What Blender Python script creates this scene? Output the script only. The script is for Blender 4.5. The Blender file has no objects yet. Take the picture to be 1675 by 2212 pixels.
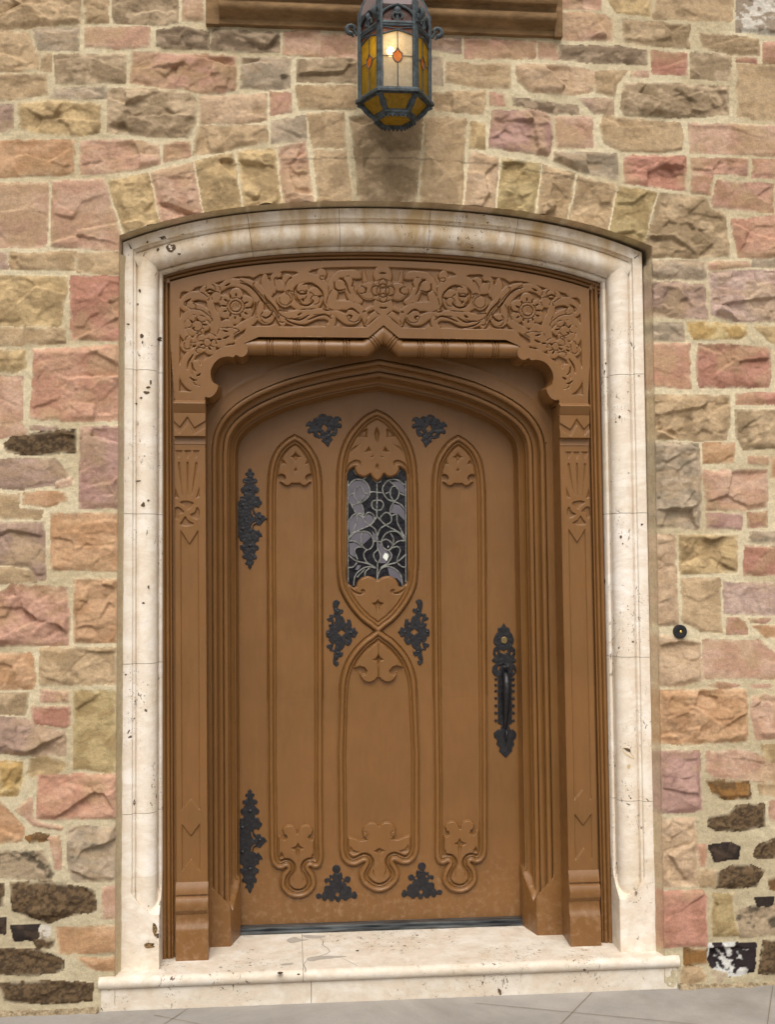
import bpy, bmesh, math, random
import numpy as np
from math import radians, sin, cos, pi

# ------------------------------------------------------------------ camera
F, YAW, PIT, ROL, CX, CZ, CD = 2408.76, 0.088607, 0.048765, -0.0058042, -0.38844, 1.46319, 4.2
W0, H0 = 1675.0, 2212.0
_fw = np.array([sin(YAW)*cos(PIT), cos(YAW)*cos(PIT), sin(PIT)])
_r = np.array([cos(YAW), -sin(YAW), 0.0])
_u = np.cross(_r, _fw)
_r2 = cos(ROL)*_r + sin(ROL)*_u
_u2 = -sin(ROL)*_r + cos(ROL)*_u
CAMP = np.array([CX, -CD, CZ])
scene = bpy.context.scene
col = scene.collection
cd = bpy.data.cameras.new('camera')
cam = bpy.data.objects.new('camera', cd)
col.objects.link(cam)
from mathutils import Matrix, Vector
M = Matrix(((_r2[0], _u2[0], -_fw[0], CAMP[0]), (_r2[1], _u2[1], -_fw[1], CAMP[1]), (_r2[2], _u2[2], -_fw[2], CAMP[2]), (0, 0, 0, 1)))
cam.matrix_world = M
cd.sensor_fit = 'VERTICAL'
cd.sensor_height = 36.0
cd.lens = 36.0*F/H0
cd.clip_start = 0.05
cd.clip_end = 400
scene.camera = cam

# ------------------------------------------------------------------ light
world = bpy.data.worlds.new('World')
scene.world = world
world.use_nodes = True
nt = world.node_tree
bg = nt.nodes['Background']
sky = nt.nodes.new('ShaderNodeTexSky')
sky.sky_type = 'NISHITA'
sky.sun_disc = False
sky.sun_elevation = radians(52)
sky.sun_rotation = radians(200)
sky.dust_density = 6.0
hs = nt.nodes.new('ShaderNodeHueSaturation')
hs.inputs['Saturation'].default_value = 0.22
nt.links.new(sky.outputs['Color'], hs.inputs['Color'])
wm = nt.nodes.new('ShaderNodeMix')
wm.data_type = 'RGBA'; wm.blend_type = 'MULTIPLY'
wm.inputs['Factor'].default_value = 1.0
wm.inputs['B'].default_value = (1.0, 0.965, 0.915, 1)
nt.links.new(hs.outputs['Color'], wm.inputs['A'])
# overcast dome: about three times brighter overhead than at the horizon
tc = nt.nodes.new('ShaderNodeTexCoord'); sp = nt.nodes.new('ShaderNodeSeparateXYZ'); nt.links.new(tc.outputs['Generated'], sp.inputs[0])
rm = nt.nodes.new('ShaderNodeMapRange'); rm.inputs['From Min'].default_value = 0.0; rm.inputs['From Max'].default_value = 0.8
rm.inputs['To Min'].default_value = 0.50; rm.inputs['To Max'].default_value = 1.5; nt.links.new(sp.outputs['Z'], rm.inputs['Value'])
wm2 = nt.nodes.new('ShaderNodeMix'); wm2.data_type = 'RGBA'; wm2.blend_type = 'MULTIPLY'; wm2.inputs['Factor'].default_value = 1.0
nt.links.new(wm.outputs['Result'], wm2.inputs['A']); nt.links.new(rm.outputs['Result'], wm2.inputs['B'])
nt.links.new(wm2.outputs['Result'], bg.inputs['Color'])
bg.inputs['Strength'].default_value = 0.13
sl = bpy.data.lights.new('sun', 'SUN')
sl.energy = 1.1
sl.angle = radians(50)
sl.color = (1.0, 0.955, 0.90)
so = bpy.data.objects.new('sun', sl)
col.objects.link(so)
_sd = Vector((0.12, 1.0, -1.3)).normalized()      # direction light travels
so.rotation_euler = _sd.to_track_quat('-Z', 'Y').to_euler()
sky.sun_elevation = math.asin(-_sd.z)
sky.sun_rotation = math.atan2(-_sd.x, -_sd.y)
scene.view_settings.view_transform = 'Standard'
scene.view_settings.look = 'None'
scene.view_settings.gamma = 1.0
scene.view_settings.exposure = 0.0
scene.render.engine = 'CYCLES'
scene.cycles.max_bounces = 8
scene.cycles.use_denoising = True

# ------------------------------------------------------------------ helpers
K = 1675.0/2414.0
def frame(sx, sy, sw, zw):
    return (sx*K, sy*K, sw/zw*K)
FA = frame(0, 0, 1000, 1675); FB = frame(1000, 0, 1000, 1675); FC = frame(1414, 0, 1000, 1675)
FD = frame(0, 1000, 1000, 1675); FE = frame(0, 2188, 1000, 1675)
FL = frame(0, 1900, 400, 1475); FR1 = frame(1914, 1000, 500, 1106); FR2 = frame(1914, 2188, 500, 1106)
FRA = frame(1914, 700, 500, 1675); FRB = frame(1914, 1900, 500, 1675)
FG = frame(680, 1250, 960, 1675); FH = frame(720, 2300, 900, 1675)
FT1 = frame(500, 750, 800, 1675); FT5 = frame(530, 820, 350, 1675); FT6 = frame(800, 800, 400, 1675)
FW1 = frame(1050, 1270, 270, 1675); FW2 = frame(1070, 1440, 220, 1159); FX = frame(1040, 1780, 300, 1675)
FS = frame(820, 1340, 210, 1675); FBT = frame(820, 2500, 520, 1675); FPL = frame(530, 1230, 130, 587)
FHN = frame(720, 1440, 140, 885); FOT = frame(940, 1270, 140, 1675); FOM = frame(1000, 1850, 120, 1106)
FOB = frame(970, 2680, 160, 1675); FHD = frame(1440, 1900, 300, 1327); FP = (0, 0, 1.0)
FLN = frame(1050, 0, 350, 1675)

def unp(fr, pts, Y):
    """picture coordinates -> (X, Z) on the wall-parallel plane at depth Y"""
    p = np.asarray(pts, float)
    x = fr[0] + p[:, 0]*fr[2]; y = fr[1] + p[:, 1]*fr[2]
    d = _fw[None]*F + _r2[None]*(x-W0/2)[:, None] - _u2[None]*(y-H0/2)[:, None]
    t = (Y-CAMP[1])/d[:, 1]
    P = CAMP + d*t[:, None]
    return P[:, [0, 2]]

def catmull(P, closed=False, n=6):
    P = np.asarray(P, float); N = len(P); out = []
    rng = range(N) if closed else range(N-1)
    for i in rng:
        if closed: a, b, c, d = P[(i-1) % N], P[i], P[(i+1) % N], P[(i+2) % N]
        else: a, b, c, d = P[max(i-1, 0)], P[i], P[i+1], P[min(i+2, N-1)]
        for k in range(n):
            t = k/n
            out.append(0.5*((2*b)+(c-a)*t+(2*a-5*b+4*c-d)*t*t+(3*b-a-3*c+d)*t**3))
    if not closed: out.append(P[-1])
    return np.array(out)

_rs = np.random.RandomState(11)
_LAT = _rs.rand(24, 256, 256).astype(np.float32)
def vnoise(x, z, scale, seed):
    L = _LAT[seed % 24]
    u = x/scale + 37.3*seed; v = z/scale + 91.7*seed
    iu = np.floor(u).astype(int); iv = np.floor(v).astype(int)
    fu = u-iu; fv = v-iv
    fu = fu*fu*(3-2*fu); fv = fv*fv*(3-2*fv)
    a = L[iu & 255, iv & 255]; b = L[(iu+1) & 255, iv & 255]; c = L[iu & 255, (iv+1) & 255]; d = L[(iu+1) & 255, (iv+1) & 255]
    return (a*(1-fu)+b*fu)*(1-fv)+(c*(1-fu)+d*fu)*fv
def fbm(x, z, scale, seed, o=4):
    s = 0; a = 1; t = 0
    for i in range(o):
        s = s + a*vnoise(x, z, scale/2**i, seed+i*3); t += a; a *= 0.5
    return s/t
def facets(x, z, scale, seed, slope=0.35, asp=1.0):
    """chipped rock: piecewise planes around jittered seeds"""
    rs = np.random.RandomState(seed)
    J = rs.rand(5, 128, 128)
    u = x/scale/asp; v = z/scale
    iu = np.floor(u).astype(int); iv = np.floor(v).astype(int)
    best = np.full(x.shape, 1e9); h = np.zeros(x.shape)
    for di in (-1, 0, 1):
        for dj in (-1, 0, 1):
            a = (iu+di) & 127; b = (iv+dj) & 127
            px = iu+di+J[0][a, b]; pz = iv+dj+J[1][a, b]
            d = (u-px)**2+(v-pz)**2
            hh = (J[2][a, b]-0.5)*0.5 + ((u-px)*(J[3][a, b]-0.5)+(v-pz)*(J[4][a, b]-0.5))*2*slope/0.35
            m = d < best
            best = np.where(m, d, best); h = np.where(m, hh, h)
    return h
def sstep(a, b, x):
    t = np.clip((x-a)/(b-a), 0, 1); return t*t*(3-2*t)

class Grid:
    def __init__(s, x0, x1, z0, z1, res):
        s.nx = int(round((x1-x0)/res))+1; s.nz = int(round((z1-z0)/res))+1
        s.x0, s.z0, s.res = x0, z0, res
        s.X, s.Z = np.meshgrid(x0+np.arange(s.nx)*res, z0+np.arange(s.nz)*res)   # [nz,nx]
    def win(s, P, pad):
        i0 = max(int((P[:, 0].min()-pad-s.x0)/s.res), 0); i1 = min(int((P[:, 0].max()+pad-s.x0)/s.res)+2, s.nx)
        j0 = max(int((P[:, 1].min()-pad-s.z0)/s.res), 0); j1 = min(int((P[:, 1].max()+pad-s.z0)/s.res)+2, s.nz)
        return slice(j0, max(j1, j0)), slice(i0, max(i1, i0))
    def poly(s, P, pad=0.03, WX=None, WZ=None):
        """window, signed distance to closed polygon (negative inside)"""
        P = np.asarray(P, float); w = s.win(P, pad)
        X = (s.X if WX is None else WX)[w]; Z = (s.Z if WZ is None else WZ)[w]
        return w, sdpoly(P, X, Z)
    def stroke(s, P, R, pad=0.03):
        P = np.asarray(P, float); R = np.broadcast_to(np.asarray(R, float), (len(P),)); w = s.win(P, pad+R.max())
        X = s.X[w]; Z = s.Z[w]; d = np.full(X.shape, 1e9)
        for i in range(len(P)-1):
            a, b = P[i], P[i+1]; v = b-a; L = v@v+1e-12
            t = np.clip(((X-a[0])*v[0]+(Z-a[1])*v[1])/L, 0, 1)
            q = np.hypot(X-a[0]-t*v[0], Z-a[1]-t*v[1])-(R[i]+(R[i+1]-R[i])*t)
            d = np.minimum(d, q)
        return w, d
    def disc(s, c, r, pad=0.03):
        c = np.asarray(c, float); w = s.win(c[None], r+pad)
        return w, np.hypot(s.X[w]-c[0], s.Z[w]-c[1])-r
def sdpoly(P, X, Z):
    d = np.full(X.shape, 1e9); ins = np.zeros(X.shape, bool); n = len(P)
    for i in range(n):
        a, b = P[i], P[(i+1) % n]; v = b-a; L = v@v+1e-12
        t = np.clip(((X-a[0])*v[0]+(Z-a[1])*v[1])/L, 0, 1)
        d = np.minimum(d, (X-a[0]-t*v[0])**2+(Z-a[1]-t*v[1])**2)
        c = ((a[1] > Z) != (b[1] > Z)) & (X < (b[0]-a[0])*(Z-a[1])/((b[1]-a[1]) if b[1] != a[1] else 1e-12)+a[0])
        ins ^= c
    d = np.sqrt(d)
    return np.where(ins, -d, d)

def link(name, me, mat=None, parent=None):
    o = bpy.data.objects.new(name, me); col.objects.link(o)
    if mat: me.materials.append(mat)
    if parent is not None: o.parent = parent
    return o
def empty(name, loc, label, cat, group=None):
    o = bpy.data.objects.new(name, None); col.objects.link(o); o.location = loc
    o.empty_display_size = 0.1
    o['label'] = label; o['category'] = cat; o['kind'] = 'thing'
    if group: o['group'] = group
    return o
def mesh_np(name, V, Fq, colr=None, smooth=True, sharp=None):
    me = bpy.data.meshes.new(name)
    V = np.asarray(V, np.float32); Fq = np.asarray(Fq, np.int32)
    me.vertices.add(len(V)); me.vertices.foreach_set('co', V.ravel())
    n = len(Fq); k = Fq.shape[1]
    me.loops.add(n*k); me.loops.foreach_set('vertex_index', Fq.ravel())
    me.polygons.add(n); me.polygons.foreach_set('loop_start', np.arange(n, dtype=np.int32)*k)
    me.update(calc_edges=True)
    me.polygons.foreach_set('use_smooth', np.full(n, smooth))
    if colr is not None:
        at = me.color_attributes.new('Col', 'FLOAT_COLOR', 'POINT')
        c = np.ones((len(V), 4), np.float32); c[:, :colr.shape[1]] = colr
        at.data.foreach_set('color', c.ravel())
    me.validate()
    if sharp: me.set_sharp_from_angle(angle=radians(sharp))
    return me
def grid_obj(name, X, Z, Y, keep, mat, parent, colr=None, loc=(0, 0, 0), sharp=None):
    """quads of a grid whose cell mask is keep[nz-1,nx-1]"""
    nz, nx = X.shape
    idx = np.arange(nz*nx).reshape(nz, nx)
    q = np.stack([idx[:-1, :-1], idx[:-1, 1:], idx[1:, 1:], idx[1:, :-1]], -1)[keep]
    used = np.zeros(nz*nx, bool); used[q.ravel()] = True
    remap = np.cumsum(used)-1
    V = np.stack([X.ravel(), Y.ravel(), Z.ravel()], 1)[used] - np.array(loc)
    c = None if colr is None else colr.reshape(nz*nx, -1)[used]
    return link(name, mesh_np(name, V, remap[q], c, sharp=sharp), mat, parent)
def cellmask(m):
    return m[:-1, :-1] & m[:-1, 1:] & m[1:, 1:] & m[1:, :-1]

def miter(P, closed=False):
    """left-hand normals with miter scaling for a 2D path"""
    P = np.asarray(P, float)
    if closed:
        a = P-np.roll(P, 1, 0); b = np.roll(P, -1, 0)-P
    else:
        e = P[1:]-P[:-1]; a = np.vstack([e[:1], e]); b = np.vstack([e, e[-1:]])
    with np.errstate(all='ignore'):
        a = a/np.linalg.norm(a, axis=1)[:, None]; b = b/np.linalg.norm(b, axis=1)[:, None]
    na = np.stack([-a[:, 1], a[:, 0]], 1); nb = np.stack([-b[:, 1], b[:, 0]], 1)
    na = np.where(np.isfinite(na), na, nb); nb = np.where(np.isfinite(nb), nb, na)
    m = na+nb; m /= np.linalg.norm(m, axis=1)[:, None]+1e-12
    return m/np.maximum((m*na).sum(1), 0.3)[:, None]
def sweep(P, N, prof, closed=False, caps=False):
    """profile [(s,Y)] along path P (x,z), offset s along N; returns V,F"""
    P = np.asarray(P); n = len(P); m = len(prof)
    V = np.zeros((n, m, 3))
    for j, (s, y) in enumerate(prof):
        V[:, j, 0] = P[:, 0]+N[:, 0]*s; V[:, j, 1] = y; V[:, j, 2] = P[:, 1]+N[:, 1]*s
    V = V.reshape(-1, 3)
    Fc = []
    for i in range(n if closed else n-1):
        i2 = (i+1) % n
        for j in range(m-1):
            Fc.append((i*m+j, i2*m+j, i2*m+j+1, i*m+j+1))
    return V, Fc
def vf_obj(name, V, Fc, mat, parent, sharp=38, smooth=True, loc=None):
    me = bpy.data.meshes.new(name)
    V = np.asarray(V, float)
    if loc is not None: V = V-np.array(loc)
    me.from_pydata([tuple(map(float, v)) for v in V], [], [tuple(map(int, f)) for f in Fc])
    bm = bmesh.new(); bm.from_mesh(me); bmesh.ops.recalc_face_normals(bm, faces=bm.faces); bm.to_mesh(me); bm.free()
    me.polygons.foreach_set('use_smooth', [smooth]*len(me.polygons))
    if smooth and sharp: me.set_sharp_from_angle(angle=radians(sharp))
    return link(name, me, mat, parent)
def lean(o, k, c0=0.0):
    me = o.data; n = len(me.vertices); a = np.empty(n*3, np.float32); me.vertices.foreach_get('co', a)
    a = a.reshape(-1, 3); a[:, 0] += k*a[:, 2]+c0; me.vertices.foreach_set('co', a.ravel()); me.update()
def bm_obj(name, bm, mat, parent, sharp=35, smooth=True):
    me = bpy.data.meshes.new(name); bmesh.ops.recalc_face_normals(bm, faces=bm.faces); bm.to_mesh(me); bm.free()
    me.polygons.foreach_set('use_smooth', [smooth]*len(me.polygons))
    if smooth: me.set_sharp_from_angle(angle=radians(sharp))
    return link(name, me, mat, parent)
def add_box(bm, x0, x1, y0, y1, z0, z1, bev=0.0):
    vs = [bm.verts.new((x, y, z)) for x in (x0, x1) for y in (y0, y1) for z in (z0, z1)]
    fs = [(0, 1, 3, 2), (4, 6, 7, 5), (0, 4, 5, 1), (2, 3, 7, 6), (0, 2, 6, 4), (1, 5, 7, 3)]
    ff = [bm.faces.new([vs[i] for i in f]) for f in fs]
    if bev:
        es = list({e for f in ff for e in f.edges})
        bmesh.ops.bevel(bm, geom=es, offset=bev, segments=2, affect='EDGES', profile=0.6)
def tube_vf(P, R, n=10, V=None, Fc=None, flat=(1, 1)):
    """tube through 3D points P with radii R"""
    if V is None: V, Fc = [], []
    P = [Vector(p) for p in P]; base = len(V); m = len(P)
    R = list(np.broadcast_to(np.asarray(R, float), (m,)))
    up = Vector((0.03, 1, 0.02))
    for i in range(m):
        t = (P[min(i+1, m-1)]-P[max(i-1, 0)]).normalized()
        a = t.cross(up)
        if a.length < 1e-4: a = t.cross(Vector((1, 0, 0)))
        a.normalize(); b = a.cross(t).normalized()
        for k in range(n):
            an = 2*pi*k/n
            V.append(tuple(P[i]+a*cos(an)*R[i]*flat[0]+b*sin(an)*R[i]*flat[1]))
    for i in range(m-1):
        for k in range(n):
            k2 = (k+1) % n
            Fc.append((base+i*n+k, base+i*n+k2, base+(i+1)*n+k2, base+(i+1)*n+k))
    Fc.append(tuple(base+k for k in range(n))); Fc.append(tuple(base+(m-1)*n+k for k in reversed(range(n))))
    return V, Fc
def srgb(r, g, b):
    f = lambda c: ((c/255+0.055)/1.055)**2.4 if c > 10 else c/255/12.92
    return (f(r), f(g), f(b))

# ------------------------------------------------------------------ materials
class Mat:
    def __init__(s, name, rough=0.6, spec=0.5, metal=0.0):
        s.m = bpy.data.materials.new(name); s.m.use_nodes = True; s.t = s.m.node_tree
        s.b = s.t.nodes['Principled BSDF']; s.b.inputs['Roughness'].default_value = rough
        s.b.inputs['Specular IOR Level'].default_value = spec; s.b.inputs['Metallic'].default_value = metal
        s.co = s.t.nodes.new('ShaderNodeTexCoord').outputs['Object']
    def noise(s, scale, detail=4, rough=0.55, dist=0.0, vec=None, stretch=None):
        n = s.t.nodes.new('ShaderNodeTexNoise'); n.inputs['Scale'].default_value = scale; n.inputs['Detail'].default_value = detail
        n.inputs['Roughness'].default_value = rough; n.inputs['Distortion'].default_value = dist
        v = vec or s.co
        if stretch:
            mp = s.t.nodes.new('ShaderNodeMapping'); mp.inputs['Scale'].default_value = stretch
            s.t.links.new(v, mp.inputs['Vector']); v = mp.outputs['Vector']
        s.t.links.new(v, n.inputs['Vector']); return n.outputs['Fac']
    def voro(s, scale, feature='F1', vec=None, stretch=None):
        n = s.t.nodes.new('ShaderNodeTexVoronoi'); n.inputs['Scale'].default_value = scale; n.feature = feature
        v = vec or s.co
        if stretch:
            mp = s.t.nodes.new('ShaderNodeMapping'); mp.inputs['Scale'].default_value = stretch
            s.t.links.new(v, mp.inputs['Vector']); v = mp.outputs['Vector']
        s.t.links.new(v, n.inputs['Vector']); return n.outputs['Distance']
    def ramp(s, fac, stops):
        n = s.t.nodes.new('ShaderNodeValToRGB'); e = n.color_ramp.elements
        while len(e) < len(stops): e.new(0.5)
        for el, (p, c) in zip(e, stops):
            el.position = p; el.color = (c, c, c, 1) if not hasattr(c, '__len__') else (*c, 1)
        s.t.links.new(fac, n.inputs['Fac']); return n.outputs['Color']
    def mix(s, f, a, b, mode='MIX'):
        n = s.t.nodes.new('ShaderNodeMix'); n.data_type = 'RGBA'; n.blend_type = mode
        for k, v in (('Factor', f), ('A', a), ('B', b)):
            if hasattr(v, 'is_output'): s.t.links.new(v, n.inputs[k])
            elif k == 'Factor': n.inputs[k].default_value = v
            else: n.inputs[k].default_value = (*v, 1)
        return n.outputs['Result']
    def math(s, op, a, b=0.5):
        n = s.t.nodes.new('ShaderNodeMath'); n.operation = op
        for i, v in enumerate((a, b)):
            if hasattr(v, 'is_output'): s.t.links.new(v, n.inputs[i])
            else: n.inputs[i].default_value = v
        return n.outputs[0]
    def attr(s, name):
        n = s.t.nodes.new('ShaderNodeAttribute'); n.attribute_name = name; return n.outputs['Color']
    def color(s, v):
        if hasattr(v, 'is_output'): s.t.links.new(v, s.b.inputs['Base Color'])
        else: s.b.inputs['Base Color'].default_value = (*v, 1)
    def rough(s, v): s.t.links.new(v, s.b.inputs['Roughness'])
    def bump(s, h, strength=0.3, dist=0.003):
        n = s.t.nodes.new('ShaderNodeBump'); n.inputs['Strength'].default_value = strength; n.inputs['Distance'].default_value = dist
        s.t.links.new(h, n.inputs['Height']); s.t.links.new(n.outputs['Normal'], s.b.inputs['Normal'])

# rock and mortar: colour of each stone comes with the mesh, grain from noise
m_stone = Mat('stone_wall', 0.93, 0.25)
g1 = m_stone.ramp(m_stone.noise(70, 6, 0.7), [(0.25, 0.78), (0.75, 1.18)])
g2 = m_stone.ramp(m_stone.noise(420, 3, 0.7), [(0.2, 0.80), (0.8, 1.20)])
cc = m_stone.mix(1.0, m_stone.attr('Col'), g1, 'MULTIPLY')
cc = m_stone.mix(1.0, cc, g2, 'MULTIPLY')
spk = m_stone.ramp(m_stone.voro(95), [(0.05, 1.0), (0.12, 0.0)])
spm = m_stone.ramp(m_stone.noise(9, 2), [(0.55, 0.0), (0.7, 0.6)])
cc = m_stone.mix(m_stone.math('MULTIPLY', spk, spm), cc, (0.06, 0.045, 0.04))
m_stone.color(cc)
hh = m_stone.math('ADD', m_stone.noise(45, 8, 0.65), m_stone.math('MULTIPLY', m_stone.noise(190, 6, 0.75), 0.6))
m_stone.bump(hh, 0.75, 0.007)

m_trav = Mat('travertine', 0.55, 0.35)
oi = m_trav.t.nodes.new('ShaderNodeObjectInfo')
base = m_trav.mix(m_trav.ramp(m_trav.noise(5, 5, 0.6, 0.6), [(0.35, 0.0), (0.7, 1.0)]), srgb(242, 237, 230), srgb(226, 216, 200))
base = m_trav.mix(m_trav.math('MULTIPLY', oi.outputs['Random'], 0.35), base, srgb(222, 210, 190))
vein = m_trav.ramp(m_trav.noise(3.5, 6, 0.7, 0.4, stretch=(1, 1, 2.0)), [(0.40, 0.0), (0.5, 0.30), (0.60, 0.0)])
base = m_trav.mix(vein, base, srgb(190, 160, 120))
grey = m_trav.ramp(m_trav.noise(26, 5, 0.7), [(0.5, 0.0), (0.8, 0.35)])
base = m_trav.mix(grey, base, srgb(190, 182, 172))
pz = m_trav.noise(60, 3, 0.6, 0.8, stretch=(1, 1, 0.6))
pm = m_trav.noise(4.5, 4, 0.65)
pit = m_trav.math('MULTIPLY', m_trav.ramp(pz, [(0.625, 0.0), (0.655, 1.0)]), m_trav.ramp(pm, [(0.50, 0.0), (0.60, 1.0)]))
pz2 = m_trav.noise(160, 2, 0.5, 0.3)
pit2 = m_trav.math('MULTIPLY', m_trav.ramp(pz2, [(0.655, 0.0), (0.70, 0.85)]), m_trav.ramp(pm, [(0.47, 0.0), (0.6, 1.0)]))
pit = m_trav.math('MAXIMUM', pit, pit2)
# rust-brown water staining hangs about the arch head
gm = m_trav.t.nodes.new('ShaderNodeNewGeometry'); sx = m_trav.t.nodes.new('ShaderNodeSeparateXYZ'); m_trav.t.links.new(gm.outputs['Position'], sx.inputs[0])
zz = m_trav.ramp(m_trav.math('MULTIPLY', sx.outputs['Z'], 0.333), [(0.83, 0.0), (0.90, 1.0)])
st = m_trav.ramp(m_trav.noise(9, 5, 0.6, 0.4, stretch=(1.6, 1, 0.5)), [(0.40, 0.0), (0.66, 0.85)])
base = m_trav.mix(m_trav.math('MULTIPLY', zz, st), base, srgb(186, 156, 106))
gz = m_trav.ramp(m_trav.math('ADD', m_trav.math('MULTIPLY', sx.outputs['Z'], 1.0), m_trav.math('MULTIPLY', m_trav.noise(7, 5, .65), 0.7)), [(0.42, 0.38), (0.85, 0.0)])
gzn = m_trav.ramp(m_trav.noise(18, 6, 0.72, 0.3), [(0.42, 0.0), (0.72, 1.0)])
base = m_trav.mix(m_trav.math('MULTIPLY', gz, gzn), base, srgb(172, 154, 128))
base = m_trav.mix(pit, base, srgb(88, 64, 46))
m_trav.color(base)
m_trav.bump(m_trav.math('SUBTRACT', m_trav.math('MULTIPLY', m_trav.noise(50, 5, 0.6), 0.25), pit), 0.5, 0.004)

def paint(name, c, rough=0.36, scale=1.0):
    m = Mat(name, rough, 0.5)
    n = m.ramp(m.noise(3.0*scale, 4, 0.6), [(0.3, 0.88), (0.7, 1.10)])
    n2 = m.ramp(m.noise(55, 5, 0.7, stretch=(1, 1, 0.18)), [(0.3, 0.93), (0.7, 1.06)])
    b = m.mix(1.0, c, n, 'MULTIPLY'); b = m.mix(1.0, b, n2, 'MULTIPLY')
    # grit and paint chips, denser near the foot of the door
    sp = m.ramp(m.voro(85), [(0.045, 1.0), (0.075, 0.0)])
    pick = m.ramp(m.noise(7, 3, 0.6), [(0.60, 0.0), (0.66, 0.55)])
    b = m.mix(m.math('MULTIPLY', sp, pick), b, srgb(205, 185, 160))
    g = m.t.nodes.new('ShaderNodeNewGeometry'); s3 = m.t.nodes.new('ShaderNodeSeparateXYZ'); m.t.links.new(g.outputs['Position'], s3.inputs[0])
    low = m.ramp(m.math('ADD', s3.outputs['Z'], m.math('MULTIPLY', m.noise(6, 3), 0.35)), [(0.22, 0.6), (0.55, 0.0)])
    dn = m.ramp(m.noise(34, 6, 0.75), [(0.50, 0.0), (0.75, 0.8)])
    b = m.mix(m.math('MULTIPLY', low, dn), b, srgb(176, 146, 118))
    m.color(b)
    m.rough(m.ramp(m.noise(20, 4), [(0.3, rough-0.05), (0.7, rough+0.12)]))
    m.bump(m.math('ADD', m.noise(90, 4, 0.6, stretch=(1, 1, 0.2)), m.math('MULTIPLY', m.noise(500, 2), 0.4)), 0.22, 0.0015)
    return m
BROWN = (0.186, 0.086, 0.024)
m_wood = paint('brown_paint', BROWN)
m_iron = Mat('black_iron', 0.40, 0.5, 0.4)
m_iron.color(m_iron.mix(m_iron.ramp(m_iron.noise(60, 5, 0.7), [(0.3, 0.0), (0.75, 1.0)]), (0.012, 0.012, 0.015), (0.035, 0.034, 0.038)))
m_iron.bump(m_iron.math('ADD', m_iron.voro(75), m_iron.math('MULTIPLY', m_iron.noise(160, 4, 0.6), 0.5)), 0.45, 0.002)
m_brass = Mat('aged_brass', 0.38, 0.5, 0.9)
m_brass.color(m_brass.mix(m_brass.noise(200, 4), (0.20, 0.14, 0.06), (0.42, 0.32, 0.15)))
m_brass2 = Mat('bright_brass', 0.25, 0.5, 1.0); m_brass2.color((0.75, 0.52, 0.18))
m_dglass = Mat('dark_glass', 0.10, 0.6); 
m_dglass.color(m_dglass.mix(m_dglass.ramp(m_dglass.noise(30, 4, 0.6, 1.0), [(0.4, 0.0), (0.8, 1.0)]), (0.006, 0.006, 0.009), (0.03, 0.028, 0.035)))
m_dglass.bump(m_dglass.noise(60, 2), 0.25, 0.003)
m_gglass = Mat('grey_glass', 0.3, 0.6)
m_gglass.color(m_gglass.mix(m_gglass.noise(18, 4), (0.07, 0.066, 0.082), (0.17, 0.158, 0.19)))
m_lead = Mat('lead_came', 0.45, 0.5, 0.5); m_lead.color(m_lead.mix(m_lead.ramp(m_lead.noise(90, 4), [(0.35, 0), (0.7, 1)]), (0.13, 0.135, 0.125), (0.42, 0.42, 0.39)))
m_metal = Mat('threshold_metal', 0.35, 0.5, 0.8); m_metal.color(m_metal.mix(m_metal.ramp(m_metal.noise(25, 5, stretch=(0.3, 3, 3)), [(0.35, 0), (0.7, 1)]), (0.05, 0.055, 0.06), (0.22, 0.24, 0.25)))
m_patina = Mat('bronze_patina', 0.62, 0.4, 0.15)
m_patina.color(m_patina.mix(m_patina.ramp(m_patina.noise(45, 5, 0.7), [(0.35, 0), (0.7, 1)]), (0.018, 0.024, 0.027), (0.085, 0.108, 0.122)))
m_patina.bump(m_patina.noise(130, 4, 0.6), 0.4, 0.002)
m_cope = Mat('lantern_roof', 0.6, 0.4, 0.2); m_cope.color(m_cope.mix(m_cope.noise(12, 4), (0.10, 0.075, 0.075), (0.22, 0.175, 0.17)))
m_conc = Mat('pavement', 0.9, 0.3)
cb = m_conc.mix(m_conc.ramp(m_conc.noise(2.2, 6, 0.65, 0.5), [(0.3, 0.0), (0.75, 1.0)]), srgb(140, 136, 132), srgb(166, 161, 154))
cb = m_conc.mix(1.0, cb, m_conc.ramp(m_conc.noise(260, 4, 0.8), [(0.2, 0.82), (0.8, 1.15)]), 'MULTIPLY')
cb = m_conc.mix(m_conc.ramp(m_conc.voro(38), [(0.03, 0.5), (0.06, 0.0)]), cb, (0.09, 0.08, 0.07))
dt = m_conc.ramp(m_conc.noise(1.1, 7, 0.75, 0.8), [(0.48, 0.0), (0.72, 0.45)])
cb = m_conc.mix(dt, cb, srgb(104, 98, 88))
gr = m_conc.math('MULTIPLY', m_conc.ramp(m_conc.voro(130), [(0.06, 1.0), (0.10, 0.0)]), m_conc.ramp(m_conc.noise(5, 3), [(0.5, 0.0), (0.62, 0.8)]))
cb = m_conc.mix(gr, cb, (0.05, 0.04, 0.03))
m_conc.color(cb); m_conc.bump(m_conc.noise(240, 5, 0.75), 0.35, 0.002)
m_joint = Mat('joint', 0.95, 0.1); m_joint.color((0.20, 0.16, 0.11))
m_mort = Mat('pointing', 0.95, 0.15)
m_mort.color(m_mort.mix(m_mort.ramp(m_mort.noise(12, 6, 0.7), [(0.3, 0.0), (0.7, 1.0)]), srgb(184, 168, 138), srgb(208, 194, 164))); m_mort.bump(m_mort.noise(120, 6, 0.7), 0.6, 0.004)
m_sill = Mat('ledge_stone', 0.85, 0.3)
m_sill.color(m_sill.mix(m_sill.ramp(m_sill.noise(14, 6, 0.7, stretch=(0.5, 1, 1.5)), [(0.3, 0.0), (0.7, 1.0)]), srgb(92, 70, 44), srgb(150, 120, 84))); m_sill.bump(m_sill.noise(120, 6, 0.7), 0.5, 0.003)
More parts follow.
